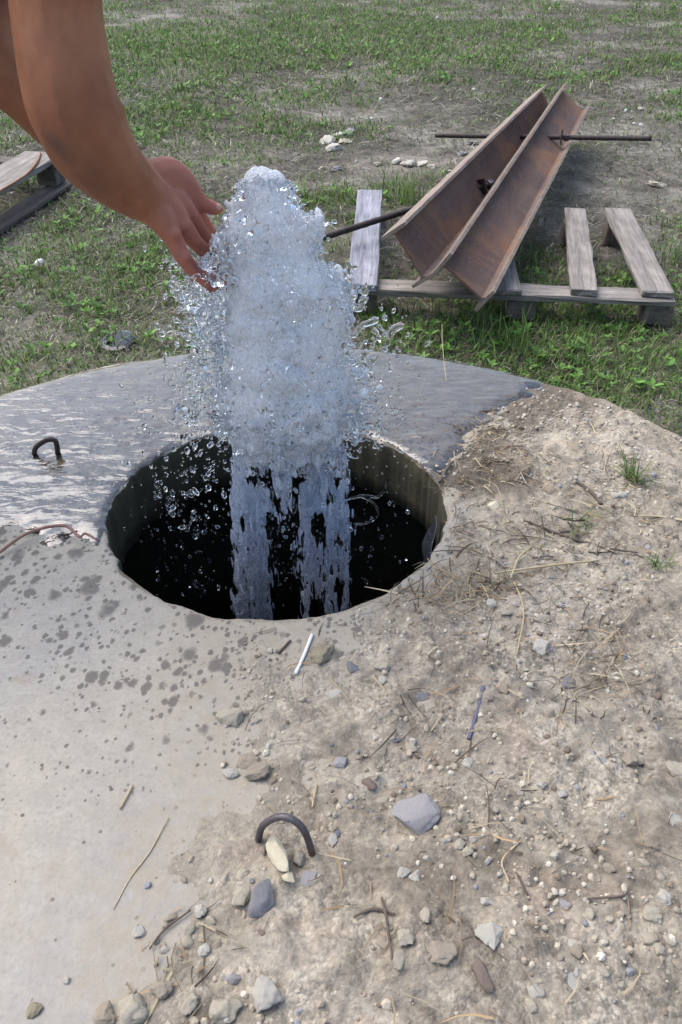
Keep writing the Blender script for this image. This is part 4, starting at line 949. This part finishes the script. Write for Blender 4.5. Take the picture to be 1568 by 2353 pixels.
# the leaning wedge tips up
# pebbles (single ones) and gravel (mass)
PEB = [stone_mesh('pebble', 500 + k, 3, .68, 1.0 + .35 * (k % 3) / 2, 9, .5, .28) for k in range(6)]
peb_mats = {}
for cl in ('cream', 'white', 'tan', 'grey', 'blue', 'brown'):
    for k in range(3):
        me = PEB[(k * 2 + len(peb_mats)) % 6].copy(); me.materials.append(STONE[cl]); peb_mats[cl, k] = me
n_p = 0; pebs = []
while n_p < 130:
    px, py = jr.uniform(250, 1590), 1000 + 1380 * jr.random()**.75; u, v = slab_uv(px, py)
    if soil_sd(u, v) < .01 or np.hypot(u - UH, v - VH) < RH + .03 or np.hypot(u - UC, v - VC) > .96: continue
    if noise3(np.array([u * 7, v * 7, 1.]), 95) < .05: continue
    r_ = .0035 + .0075 * jr.random()**2.4; cl = jr.choice(['cream', 'white', 'tan', 'grey', 'blue', 'brown'], p=[.38, .10, .36, .08, .03, .05])
    o = link('pebble', peb_mats[cl, int(jr.integers(3))]); o.scale = (r_, r_ * jr.uniform(.7, 1), r_ * jr.uniform(.7, 1)); o.location = S(u, v, soil_h(u, v) + r_ * .02); o.rotation_euler = (jr.normal() * .3, jr.normal() * .3, jr.random() * 6)
    cn = {'cream': 'cream', 'white': 'whitish', 'tan': 'tan', 'grey': 'grey', 'blue': 'bluish', 'brown': 'brown'}[cl]
    pebs.append((o, px, py, cn)); n_p += 1
import re
used = {}
for o, px, py, cn in pebs:                            # say which pebble: its colour, and where it lies from the nearest named stone
    bx, by, bl_ = min(named, key=lambda t: (t[0] - px)**2 + (t[1] - py)**2); dx, dy = px - bx, py - by
    way = ('left of' if dx < 0 else 'right of') if abs(dx) > abs(dy) * 1.2 else ('above' if dy < 0 else 'below')
    short = re.split(r' (?:beside|between|just|at|leaning|alone|left of|right of|below|above|behind|half|touching|near|cut|embedded|tilted|flush|buried|in |on |inside|under|by )', bl_)[0].strip(' ,')
    short = {'left one of two': bl_, 'right one of two': bl_}.get(short, short); short = ' '.join(short.split()[:7])
    used.setdefault(f'small {cn} pebble {way} the {short}', []).append((math.hypot(dx, dy), o))
for lb_, lst in used.items():
    lst.sort(key=lambda t: t[0])
    for k, (d_, o) in enumerate(lst): tag(o, lb_ if len(lst) == 1 else lb_ + (', nearest', ', second nearest', ', third nearest', ', farther off')[min(k, 3)], 'pebble', 'small pebbles scattered on the dirt')
def scatter_gravel(n_, rmin, rmax, sdmin, pw, seed):
    r_ = np.random.default_rng(seed); u = r_.uniform(-.6, .85, n_); v = r_.uniform(.22, 1.95, n_)
    dens = .38 + 1.5 * fb2(u, v, 7, 4, seed); sd_ = soil_sd(u, v)
    ok = (sd_ > sdmin) & (r_.random(n_) < dens) & (np.hypot(u - UH, v - VH) > RH + .015) & (np.hypot(u - UC, v - VC) < .975); u, v = u[ok], v[ok]; n_ = len(u)
    rr = rmin + (rmax - rmin) * r_.random(n_)**pw; c = np.stack([u - UC, v - VC, soil_h(u, v) + rr * .25], -1)
    shp = rr[:, None] * r_.uniform(.65, 1.2, (n_, 3)); V, f = blobs(c, shp, 1, rand_rot(n_, r_)); V += .18 * np.repeat(rr, len(ico(1)[0]))[:, None] * noise3(V * 400, seed)[:, None]
    pal_ = np.array([(.47, .43, .35), (.50, .465, .40), (.33, .285, .22), (.40, .355, .28), (.20, .16, .12), (.27, .27, .29)]); cc = pal_[r_.choice(6, n_, p=[.22, .05, .30, .28, .11, .04])] * r_.uniform(.75, 1.15, (n_, 1))
    return V, f, np.repeat(cc, len(ico(1)[0]), 0)
a = scatter_gravel(42000, .0010, .0056, .0, 3.2, 101); b = scatter_gravel(2200, .0008, .0024, -.35, 2.4, 102)
V = np.vstack([a[0], b[0]]); f = np.vstack([a[1], b[1] + len(a[0])])
tag(at_slab(obj('gravel', V, f, M['gravel'], colr=np.vstack([a[2], b[2]]), smooth=False)), kind='stuff')

# ------------------------------------------------------------------ sticks, straws, wire, dry litter on the dirt
def slab_line(pts, h, lift=None):
    out = []
    for k, (x, y) in enumerate(pts):
        u, v = slab_uv(x, y); out.append(S(u, v, float(soil_h(u, v)) + h + (0 if lift is None else lift[k])))
    return np.array(out)
def stick(name, pts, r, mat, label, cat, h=.003, lift=None, jit=.06):
    P = slab_line(pts, h, lift); V, f = tube(P, r if hasattr(r, '__len__') else [r] * len(pts), 7, 5, jit); return tag(obj(name, V, f, mat, base=P[len(P)//2]), label, cat)
M['straw'] = mat_simple('dry_straw', (.34, .27, .15), (.50, .42, .27), 60, .8, .2, .001); M['twig'] = mat_simple('dark_twig', (.075, .055, .045), (.15, .115, .09), 60, .9, .5, .002)
M['whiteplastic'] = mat_simple('white_plastic', (.72, .72, .74), (.8, .8, .82), 30, .4, 0); M['bluestraw'] = mat_simple('blue_straw', (.07, .075, .13), (.14, .14, .19), 40, .7, .3, .001); M['redwire'] = mat_simple('red_wire', (.22, .10, .075), (.33, .19, .15), 50, .7, .4, .001)
stick('plastic_stick', [(718, 1462), (700, 1508), (680, 1552)], .0028, M['whiteplastic'], 'thin white plastic stick lying in front of the hole', 'stick', .004, jit=.02)
stick('straw', [(1107, 1603), (1092, 1655), (1077, 1707)], .0030, M['bluestraw'], 'flat dark blue straw lying on the dirt at right', 'straw', .003)
stick('wire', [(-30, 1292), (0, 1278), (60, 1243), (120, 1228), (160, 1228), (186, 1246), (200, 1240), (228, 1250)], [.003, .003, .0032, .003, .0028, .0026, .0024, .002], M['redwire'], 'rusty red wire lying across the slab at the left', 'wire', .008, [0, 0, .006, .01, .01, .004, .006, 0])
stick('bark_strip', [(1322, 1128), (1345, 1142), (1362, 1158), (1378, 1178)], [.002, .0036, .0036, .003], M['twig'], 'short curved dark bark strip on the dirt at right', 'bark', .004)
stick('straw', [(1135, 1330), (1200, 1322), (1280, 1322), (1372, 1307)], [.0016, .0018, .0022, .0016], M['straw'], 'long yellow straw pointing right from the dry clump', 'straw', .010)
stick('straw', [(1180, 1345), (1195, 1400), (1200, 1440), (1185, 1520)], .0014, M['straw'], 'thin bent straw hanging down from the dry clump', 'straw', .008)
stick('straw', [(1172, 1340), (1190, 1300), (1215, 1280)], .0018, M['straw'], 'short straw pointing up from the dry clump', 'straw', .01)
P = [S(*slab_uv(1160, 1062), .02), atd(1105, 1025, 1.78), atd(1052, 985, 1.86), atd(1030, 900, 1.92), atd(1018, 800, 1.98), atd(1016, 745, 2.0)]
V, f = tube(P, [.0012, .0012, .0011, .001, .0009, .0008], 6, 6); tag(obj('grass_stalk', V, f, M['straw'], base=P[0]), 'single long dry grass stalk arching up right of the jet', 'stalk')
stick('twig', [(1036, 1072), (1022, 1092), (1010, 1116)], .0035, M['twig'], 'purple-dark twig at the right rim of the hole', 'twig', .008)
stick('twig', [(1200, 1215), (1265, 1235), (1330, 1258), (1400, 1280), (1460, 1290)], [.0022, .003, .0026, .002, .0012], M['twig'], 'long dark twig lying slantwise at the right', 'twig', .004)
stick('twig', [(1465, 1208), (1510, 1208), (1575, 1222)], [.0018, .0018, .0028], M['straw'], 'pale straw at the right edge beside the grass tuft', 'straw', .006)
stick('twig', [(812, 2125), (850, 2110), (880, 2112), (905, 2125)], [.001, .002, .0018, .001], M['twig'], 'dark curved twig near the lower middle', 'twig', .003)
stick('twig', [(876, 2085), (886, 2130), (893, 2185), (900, 2230)], [.0014, .0017, .0015, .001], M['twig'], 'dark straight twig crossing the curved twig', 'twig', .006)
stick('twig', [(262, 2092), (300, 2020), (345, 1960), (388, 1880)], [.0005, .0008, .0009, .0006], M['straw'], 'thin brown stem on the bare concrete at lower left', 'twig', .002)
stick('straw', [(277, 1862), (306, 1808)], .0014, M['straw'], 'short pale straw on the bare concrete at left', 'straw', .003)
stick('twig', [(345, 2185), (380, 2140), (440, 2095)], [.001, .0013, .001], M['twig'], 'thin reddish twig left of the blue slate', 'twig', .004)
stick('twig', [(640, 1505), (668, 1475)], .002, M['twig'], 'short twig left of the white plastic stick', 'twig', .003)
stick('twig', [(718, 1865), (724, 1835), (728, 1810)], .0014, M['straw'], 'short brown straw above the steel lifting loop', 'straw', .003)
stick('twig', [(1180, 2030), (1212, 2082)], .0012, M['twig'], 'short grey stick at the lower right', 'twig', .004)
stick('twig', [(1345, 2085), (1425, 2088)], .0013, M['twig'], 'thin level twig at the lower right above two pebbles', 'twig', .004)
stick('twig', [(1165, 2050), (1150, 1998), (1190, 1960)], .0012, M['straw'], 'thin bent straw at the lower right', 'straw', .003)
def strands(n_, pos, length, wid, cols, flat, seed, bend=.6, base_h=None):
    """thin ribbons lying about: verts, faces, colours"""
    r_ = np.random.default_rng(seed); az = r_.uniform(0, 2*np.pi, n_); L = length[0] + (length[1] - length[0]) * r_.random(n_)**2; k = 4
    t = np.linspace(0, 1, k); cur = r_.normal(size=n_) * bend; lift = r_.random(n_)**3 * flat
    ang = az[:, None] + cur[:, None] * t; step = (L / (k - 1))[:, None]
    x = np.cumsum(np.c_[np.zeros(n_), (np.cos(ang) * step)[:, :-1]], 1); y = np.cumsum(np.c_[np.zeros(n_), (np.sin(ang) * step)[:, :-1]], 1); z = lift[:, None] * L[:, None] * np.sin(t * np.pi * r_.uniform(.5, 1, n_)[:, None])
    C_ = np.stack([x, y, z], -1) + pos[:, None]
    w = wid[0] + (wid[1] - wid[0]) * r_.random(n_)
    off = np.stack([-np.sin(ang), np.cos(ang), r_.normal(size=(n_, 1)) * .6 + 0 * ang], -1) * (w[:, None] * (1 - .7 * t**2))[..., None]
    V = np.concatenate([C_ - off, C_ + off], 1).reshape(-1, 3); b0 = (np.arange(n_) * 2 * k)[:, None]
    q = np.concatenate([np.stack([b0 + i, b0 + i + 1, b0 + k + i + 1, b0 + k + i], -1) for i in range(k - 1)], 0).reshape(-1, 4)
    cc = cols[r_.integers(len(cols), size=n_)] * r_.uniform(.6, 1.2, (n_, 1)); return V, q, np.repeat(cc, 2*k, 0)
DRY = np.array([(.40, .34, .23), (.30, .25, .17), (.20, .155, .105), (.12, .09, .065), (.075, .06, .045), (.33, .23, .13)])
lr = np.random.default_rng(5)
def litter_at(n_, x, y, sx, sy, h=.004):
    px, py = x + sx * lr.normal(size=n_), y + sy * lr.normal(size=n_); uv = np.array([slab_uv(a_, b_) for a_, b_ in zip(px, py)]); ok = (np.hypot(uv[:, 0] - UH, uv[:, 1] - VH) > RH + .012) & (np.hypot(uv[:, 0] - UC, uv[:, 1] - VC) < .96); uv = uv[ok]
    return np.c_[uv[:, 0] - UC, uv[:, 1] - VC, soil_h(uv[:, 0], uv[:, 1]) + h]
parts = []
for args in ((260, 1120, 1040, 55, 40), (200, 1150, 1100, 60, 30), (130, 1120, 980, 40, 25), (220, 1200, 1230, 110, 45), (170, 1130, 1360, 35, 25), (220, 1330, 1240, 90, 50), (160, 1360, 1540, 60, 60), (140, 1020, 1330, 50, 40), (160, 1250, 1450, 120, 120), (400, 1150, 1700, 260, 330), (120, 950, 1370, 60, 20), (45, 420, 2200, 60, 60), (150, 1400, 1100, 100, 90), (90, 1060, 1180, 25, 50)):
    parts.append(strands(len(p_ := litter_at(int(args[0] * .65), *args[1:])), p_, (.010, .075), (.0004, .0012), DRY, .35, len(parts) + 700))
V = np.vstack([p_[0] for p_ in parts]); o_ = np.cumsum([0] + [len(p_[0]) for p_ in parts[:-1]]); f = np.vstack([p_[1] + k for p_, k in zip(parts, o_)])
tag(at_slab(obj('dry_litter', V, f, M['litter'], colr=np.vstack([p_[2] for p_ in parts]))), kind='stuff')

# ------------------------------------------------------------------ grass
GREENS = np.array([(.09, .18, .032), (.12, .23, .042), (.16, .27, .055), (.06, .125, .03), (.18, .26, .08)])
def blades(pos, L, w, lean, cols, seed, tipc=None):
    r_ = np.random.default_rng(seed); n_ = len(pos); az = r_.uniform(0, 2*np.pi, n_); d_ = np.stack([np.cos(az), np.sin(az), 0*az], -1); s_ = np.stack([-np.sin(az), np.cos(az), 0*az], -1) * w[:, None]
    e1 = np.sin(lean)[:, None] * d_ + np.cos(lean)[:, None] * np.array([0, 0, 1.]); l2 = np.minimum(lean + r_.uniform(.2, .9, n_), 1.75); e2 = np.sin(l2)[:, None] * d_ + np.cos(l2)[:, None] * np.array([0, 0, 1.])
    m_ = pos + e1 * (L * .55)[:, None]; t_ = m_ + e2 * (L * .45)[:, None]
    V = np.stack([pos - s_, pos + s_, m_ - s_ * .85, m_ + s_ * .85, t_], 1).reshape(-1, 3); b0 = np.arange(n_)[:, None] * 5
    return V, b0 + np.array([[0, 1, 3, 2]]), b0 + np.array([[2, 3, 4]]), np.repeat(cols, 5, 0)
def cand(n_, seed, ymin=1.0, ymax=16., pw=1.3):
    r_ = np.random.default_rng(seed); a_, b_ = ymin**(2 - pw), ymax**(2 - pw); y = (a_ + (b_ - a_) * r_.random(n_))**(1 / (2 - pw)); k_ = np.where(r_.random(n_) < .80, .50 * y + .75, 1.1 * y + 3.); x = r_.uniform(-1, 1, n_) * k_
    ok = np.hypot(x - S0[0], (y - S0[1])) > .985; return x[ok], y[ok], r_
def gfield(x, y): return gpatch(GREEN, x, y) + .95 * fb2(x, y, 1.6, 4, 201) + .85 * fb2(x, y, 6.0, 3, 202) - .75 * gpatch(BARE, x, y)
# cut dry thatch
x, y, r_ = cand(225000, 210); bare = gpatch(BARE, x, y) * (.75 + 1.3 * fb2(x, y, 3.0, 3, 204)) + .45 * fb2(x, y, 3.2, 4, 203)
ok = r_.random(len(x)) < np.clip(1.05 - .8 * bare, .22, 1); x, y = x[ok], y[ok]; n_ = len(x); sz = np.clip(y / 3, .8, 2.2)**.55 * np.where(np.abs(x) > .5 * y + .9, 1.5, 1)
pos = np.c_[x, y, ground_z(x, y) + .002 + .012 * r_.random(n_)]
DRYG = np.array([(.25, .23, .165), (.17, .152, .108), (.11, .097, .068), (.05, .044, .032), (.42, .395, .31), (.11, .13, .06), (.08, .105, .045)])
t1 = blades(pos, (.020 + .055 * r_.random(n_)**1.5) * sz, (.0010 + .0014 * r_.random(n_)) * sz, r_.uniform(1.05, 1.62, n_), DRYG[r_.choice(7, n_, p=[.14, .16, .17, .17, .07, .15, .14])] * r_.uniform(.7, 1.25, (n_, 1)), 211)
# green grass
x, y, r_ = cand(450000, 220); gf = gfield(x, y); ok = r_.random(len(x)) < np.clip(.12 + 1.0 * gf, .03, 1) ; x, y, gf = x[ok], y[ok], gf[ok]; n_ = len(x); sz = np.clip(y / 3, .8, 2.2)**.55
pos = np.c_[x, y, ground_z(x, y) - .002]
L = (.018 + .030 * r_.random(n_)) * (1 + .5 * np.clip(gf, 0, 1)) * np.clip(y / 3, .8, 1.3)**.5
gc = GREENS[r_.choice(5, n_)] * r_.uniform(.65, 1.25, (n_, 1)); dryf = (r_.random(n_) < .16)[:, None]; gc = np.where(dryf, np.array([(.27, .24, .14)]) * r_.uniform(.6, 1.2, (n_, 1)), gc)
t2 = blades(pos, L, (.0014 + .0018 * r_.random(n_)) * sz, np.abs(r_.normal(.65, .4, n_)), gc, 221)
# tall blades in tufts
tu = [(935, 470, .07, 60, .20), (900, 440, .12, 50, .13), (740, 470, .2, 90, .10), (1120, 790, .10, 40, .15), (1180, 810, .06, 30, .22), (1250, 700, .12, 90, .13), (1390, 700, .1, 70, .12), (1540, 600, .12, 70, .14), (1290, 820, .2, 90, .10), (1240, 610, .12, 60, .10), (960, 790, .15, 50, .10), (390, 560, .15, 80, .10), (1440, 840, .25, 90, .09), (860, 730, .06, 20, .10)]
tt = []
for k, (px, py, rad_, n1, hh1) in enumerate(tu):
    c = atz(px, py, .0); r_ = np.random.default_rng(230 + k); xy = c[:2] + r_.normal(size=(n1, 2)) * rad_ * .6; okk = np.hypot(xy[:, 0] - S0[0], xy[:, 1] - S0[1]) > 1.0; xy = xy[okk]; n1 = len(xy)
    tt.append(blades(np.c_[xy, ground_z(xy[:, 0], xy[:, 1])], hh1 * r_.uniform(.45, 1, n1), r_.uniform(.0013, .0028, n1), np.abs(r_.normal(.25, .25, n1)), GREENS[r_.choice(5, n1)] * r_.uniform(.7, 1.2, (n1, 1)), 240 + k))
def join(lst):
    off = np.cumsum([0] + [len(t[0]) for t in lst[:-1]]); return np.vstack([t[0] for t in lst]), [np.vstack([t[1] + o for t, o in zip(lst, off)]), np.vstack([t[2] + o for t, o in zip(lst, off)])], np.vstack([t[3] for t in lst])
for nm_, lst in (('dry_grass', [t1]), ('grass', [t2] + tt)):
    V, f, cc = join(lst); tag(obj(nm_, V, f, M['veg'], colr=cc), kind='stuff')
# low broad-leaved weeds
x, y, r_ = cand(13000, 250); gf = gfield(x, y) + .3 * fb2(x, y, 4, 3, 251); ok = r_.random(len(x)) < np.clip(1.1 * gf - .12, .0, 1); x, y = x[ok], y[ok]
LV, LF, LC, o_ = [], [], [], 0
leaf = np.array([(0, 0, 0), (.32, .26, .06), (.32, -.26, .06), (.72, .24, .08), (.72, -.24, .08), (1, 0, .0), (.35, 0, -.0), (.75, 0, .02)]); lf = np.array([(0, 6, 1), (0, 2, 6), (1, 6, 3), (6, 7, 3), (2, 4, 6), (6, 4, 7), (3, 7, 5), (7, 4, 5)])
nl = 6; n_ = len(x); az = r_.uniform(0, 6.28, (n_, 1)) + np.arange(nl) * 2.4 + r_.normal(size=(n_, nl)) * .3; sl = (.010 + .026 * r_.random((n_, nl)) * r_.random((n_, 1)) * 1.5) * np.clip(y / 3, .8, 1.8)[:, None]**.5; tilt = r_.uniform(.05, .75, (n_, nl))
lx = leaf[:, 0] * sl[..., None]; ly = leaf[:, 1] * sl[..., None] * .85; lz = leaf[:, 2] * sl[..., None]
xr = lx * np.cos(tilt)[..., None] - lz * np.sin(tilt)[..., None]; zr = lx * np.sin(tilt)[..., None] + lz * np.cos(tilt)[..., None]
V = np.stack([x[:, None, None] + xr * np.cos(az)[..., None] - ly * np.sin(az)[..., None], y[:, None, None] + xr * np.sin(az)[..., None] + ly * np.cos(az)[..., None], (ground_z(x, y) + .012 + .02 * r_.random(n_))[:, None, None] + zr], -1).reshape(-1, 3)
f = (lf[None] + (np.arange(n_ * nl) * 8)[:, None, None]).reshape(-1, 3); cc = GREENS[r_.choice(5, n_ * nl)] * r_.uniform(.7, 1.35, (n_ * nl, 1)) * np.array([(.9, 1.05, .95)])
tag(obj('ground_cover_weeds', V, f, M['veg'], colr=np.repeat(cc, 8, 0)), kind='stuff')
# small grass tuft rooted in the dirt at the right, and a sprig below it
def tuft(px, py, n1, L, label, seed):
    u, v = slab_uv(px, py); b_ = S(u, v, float(soil_h(u, v))); r_ = np.random.default_rng(seed); pos = b_ + np.c_[r_.normal(size=(n1, 2)) * .008, np.zeros(n1)]
    t = blades(pos, L * r_.uniform(.5, 1, n1), r_.uniform(.0008, .0016, n1), np.abs(r_.normal(.8, .35, n1)), GREENS[r_.choice(5, n1)] * r_.uniform(.5, .9, (n1, 1)), seed + 1); V, f, cc = join([t]); return tag(obj('grass_tuft', V, f, M['veg'], base=b_, colr=cc), label, 'grass tuft')
tuft(1445, 1120, 46, .085, 'small green grass tuft growing from the dirt at right', 401); tuft(1505, 1320, 18, .04, 'tiny green sprig in the dirt below the grass tuft', 403); tuft(1330, 1230, 14, .07, 'sparse greenish stems among the twigs at right', 405)

# ------------------------------------------------------------------ pale stones lying in the grass, litter bits
zg = lambda x, y: ((900 + x/1.298)/1.3444, (200 + y/1.298)/1.3444, 1/(1.298*1.3444))
GST = [(zg, 150, 300, 80, 40, 'white', 'left lump of the white rubble pile in the grass'), (zg, 195, 275, 70, 40, 'white', 'upper lump of the white rubble pile in the grass'), (zg, 235, 262, 55, 36, 'grey', 'greyish lump on top of the white rubble pile in the grass'), (zg, 165, 330, 80, 36, 'white', 'front lump of the white rubble pile in the grass'), (zg, 215, 300, 60, 32, 'cream', 'right lump of the white rubble pile in the grass'),
       (zg, 425, 388, 60, 34, 'white', 'left stone of the white row beside the beams'), (zg, 470, 396, 62, 34, 'white', 'second stone of the white row beside the beams'), (zg, 525, 395, 52, 30, 'white', 'third stone of the white row beside the beams'), (zg, 565, 405, 44, 28, 'white', 'last stone of the white row nearest the beams'),
       (zg, 345, 396, 40, 22, 'cream', 'cream pebble in the grass left of the white row'), (zg, 122, 408, 36, 22, 'cream', 'cream pebble in the grass above the water jet'), (zg, 178, 415, 44, 30, 'grey', 'grey stone in the grass above the water jet'), (zg, 682, 354, 44, 26, 'grey', 'grey stone close to the left beam'), (zg, 730, 312, 44, 26, 'blue', 'bluish stone behind the left beam rod'), (zg, 625, 428, 40, 22, 'white', 'small white stone touching the left beam'),
       (zg, 1402, 178, 30, 18, 'white', 'white scrap in the grass right of the beams'), (zg, 1490, 195, 26, 16, 'white', 'white chip in the grass at the far right'), (zg, 1470, 470, 70, 26, 'cream', 'cream flat stone in the bare patch at the right')]
for k, (zf, x, y, w, h, cl, lb_) in enumerate(GST):
    px, py, s = zf(x, y); c = atz(px, py, .01); mpp = np.linalg.norm(c - C0) / F; me = stone_mesh('stone', 800 + k, 4, .7, 1.0, 10, .5, .4); me.materials.append(STONE[cl]); o = link('stone', me)
    a_ = w * s * mpp / 2 * 1.05; hh1 = max(h * s * mpp / 2, .3 * a_); hh1 = max(hh1, .42 * a_); o.scale = (a_, a_ * .85, hh1 * 1.1); o.location = (c[0], c[1], ground_z(c[0], c[1]) + hh1 * .35); o.rotation_euler = (jr.normal() * .15, jr.normal() * .15, jr.normal() * .4); tag(o, lb_, 'stone')
# far pale chips
x, y, r_ = cand(500, 260, 2.6, 14); keepc = r_.random(len(x)) < np.clip(.25 + gpatch(BARE, x, y), 0, 1); x, y = x[keepc], y[keepc]; n_ = len(x); rr = .006 + .018 * r_.random(n_)**3
V, f = blobs(np.c_[x, y, ground_z(x, y) + rr * .3], rr[:, None] * r_.uniform(.6, 1.2, (n_, 3)), 1, rand_rot(n_, r_)); cc = np.array([(.55, .53, .48), (.62, .61, .58), (.40, .36, .30)])[r_.choice(3, n_)]
tag(obj('stone_chips', V, f, M['gravel'], colr=np.repeat(cc, 42, 0) if len(ico(1)[0]) == 42 else np.repeat(cc, len(ico(1)[0]), 0), smooth=False), kind='stuff')
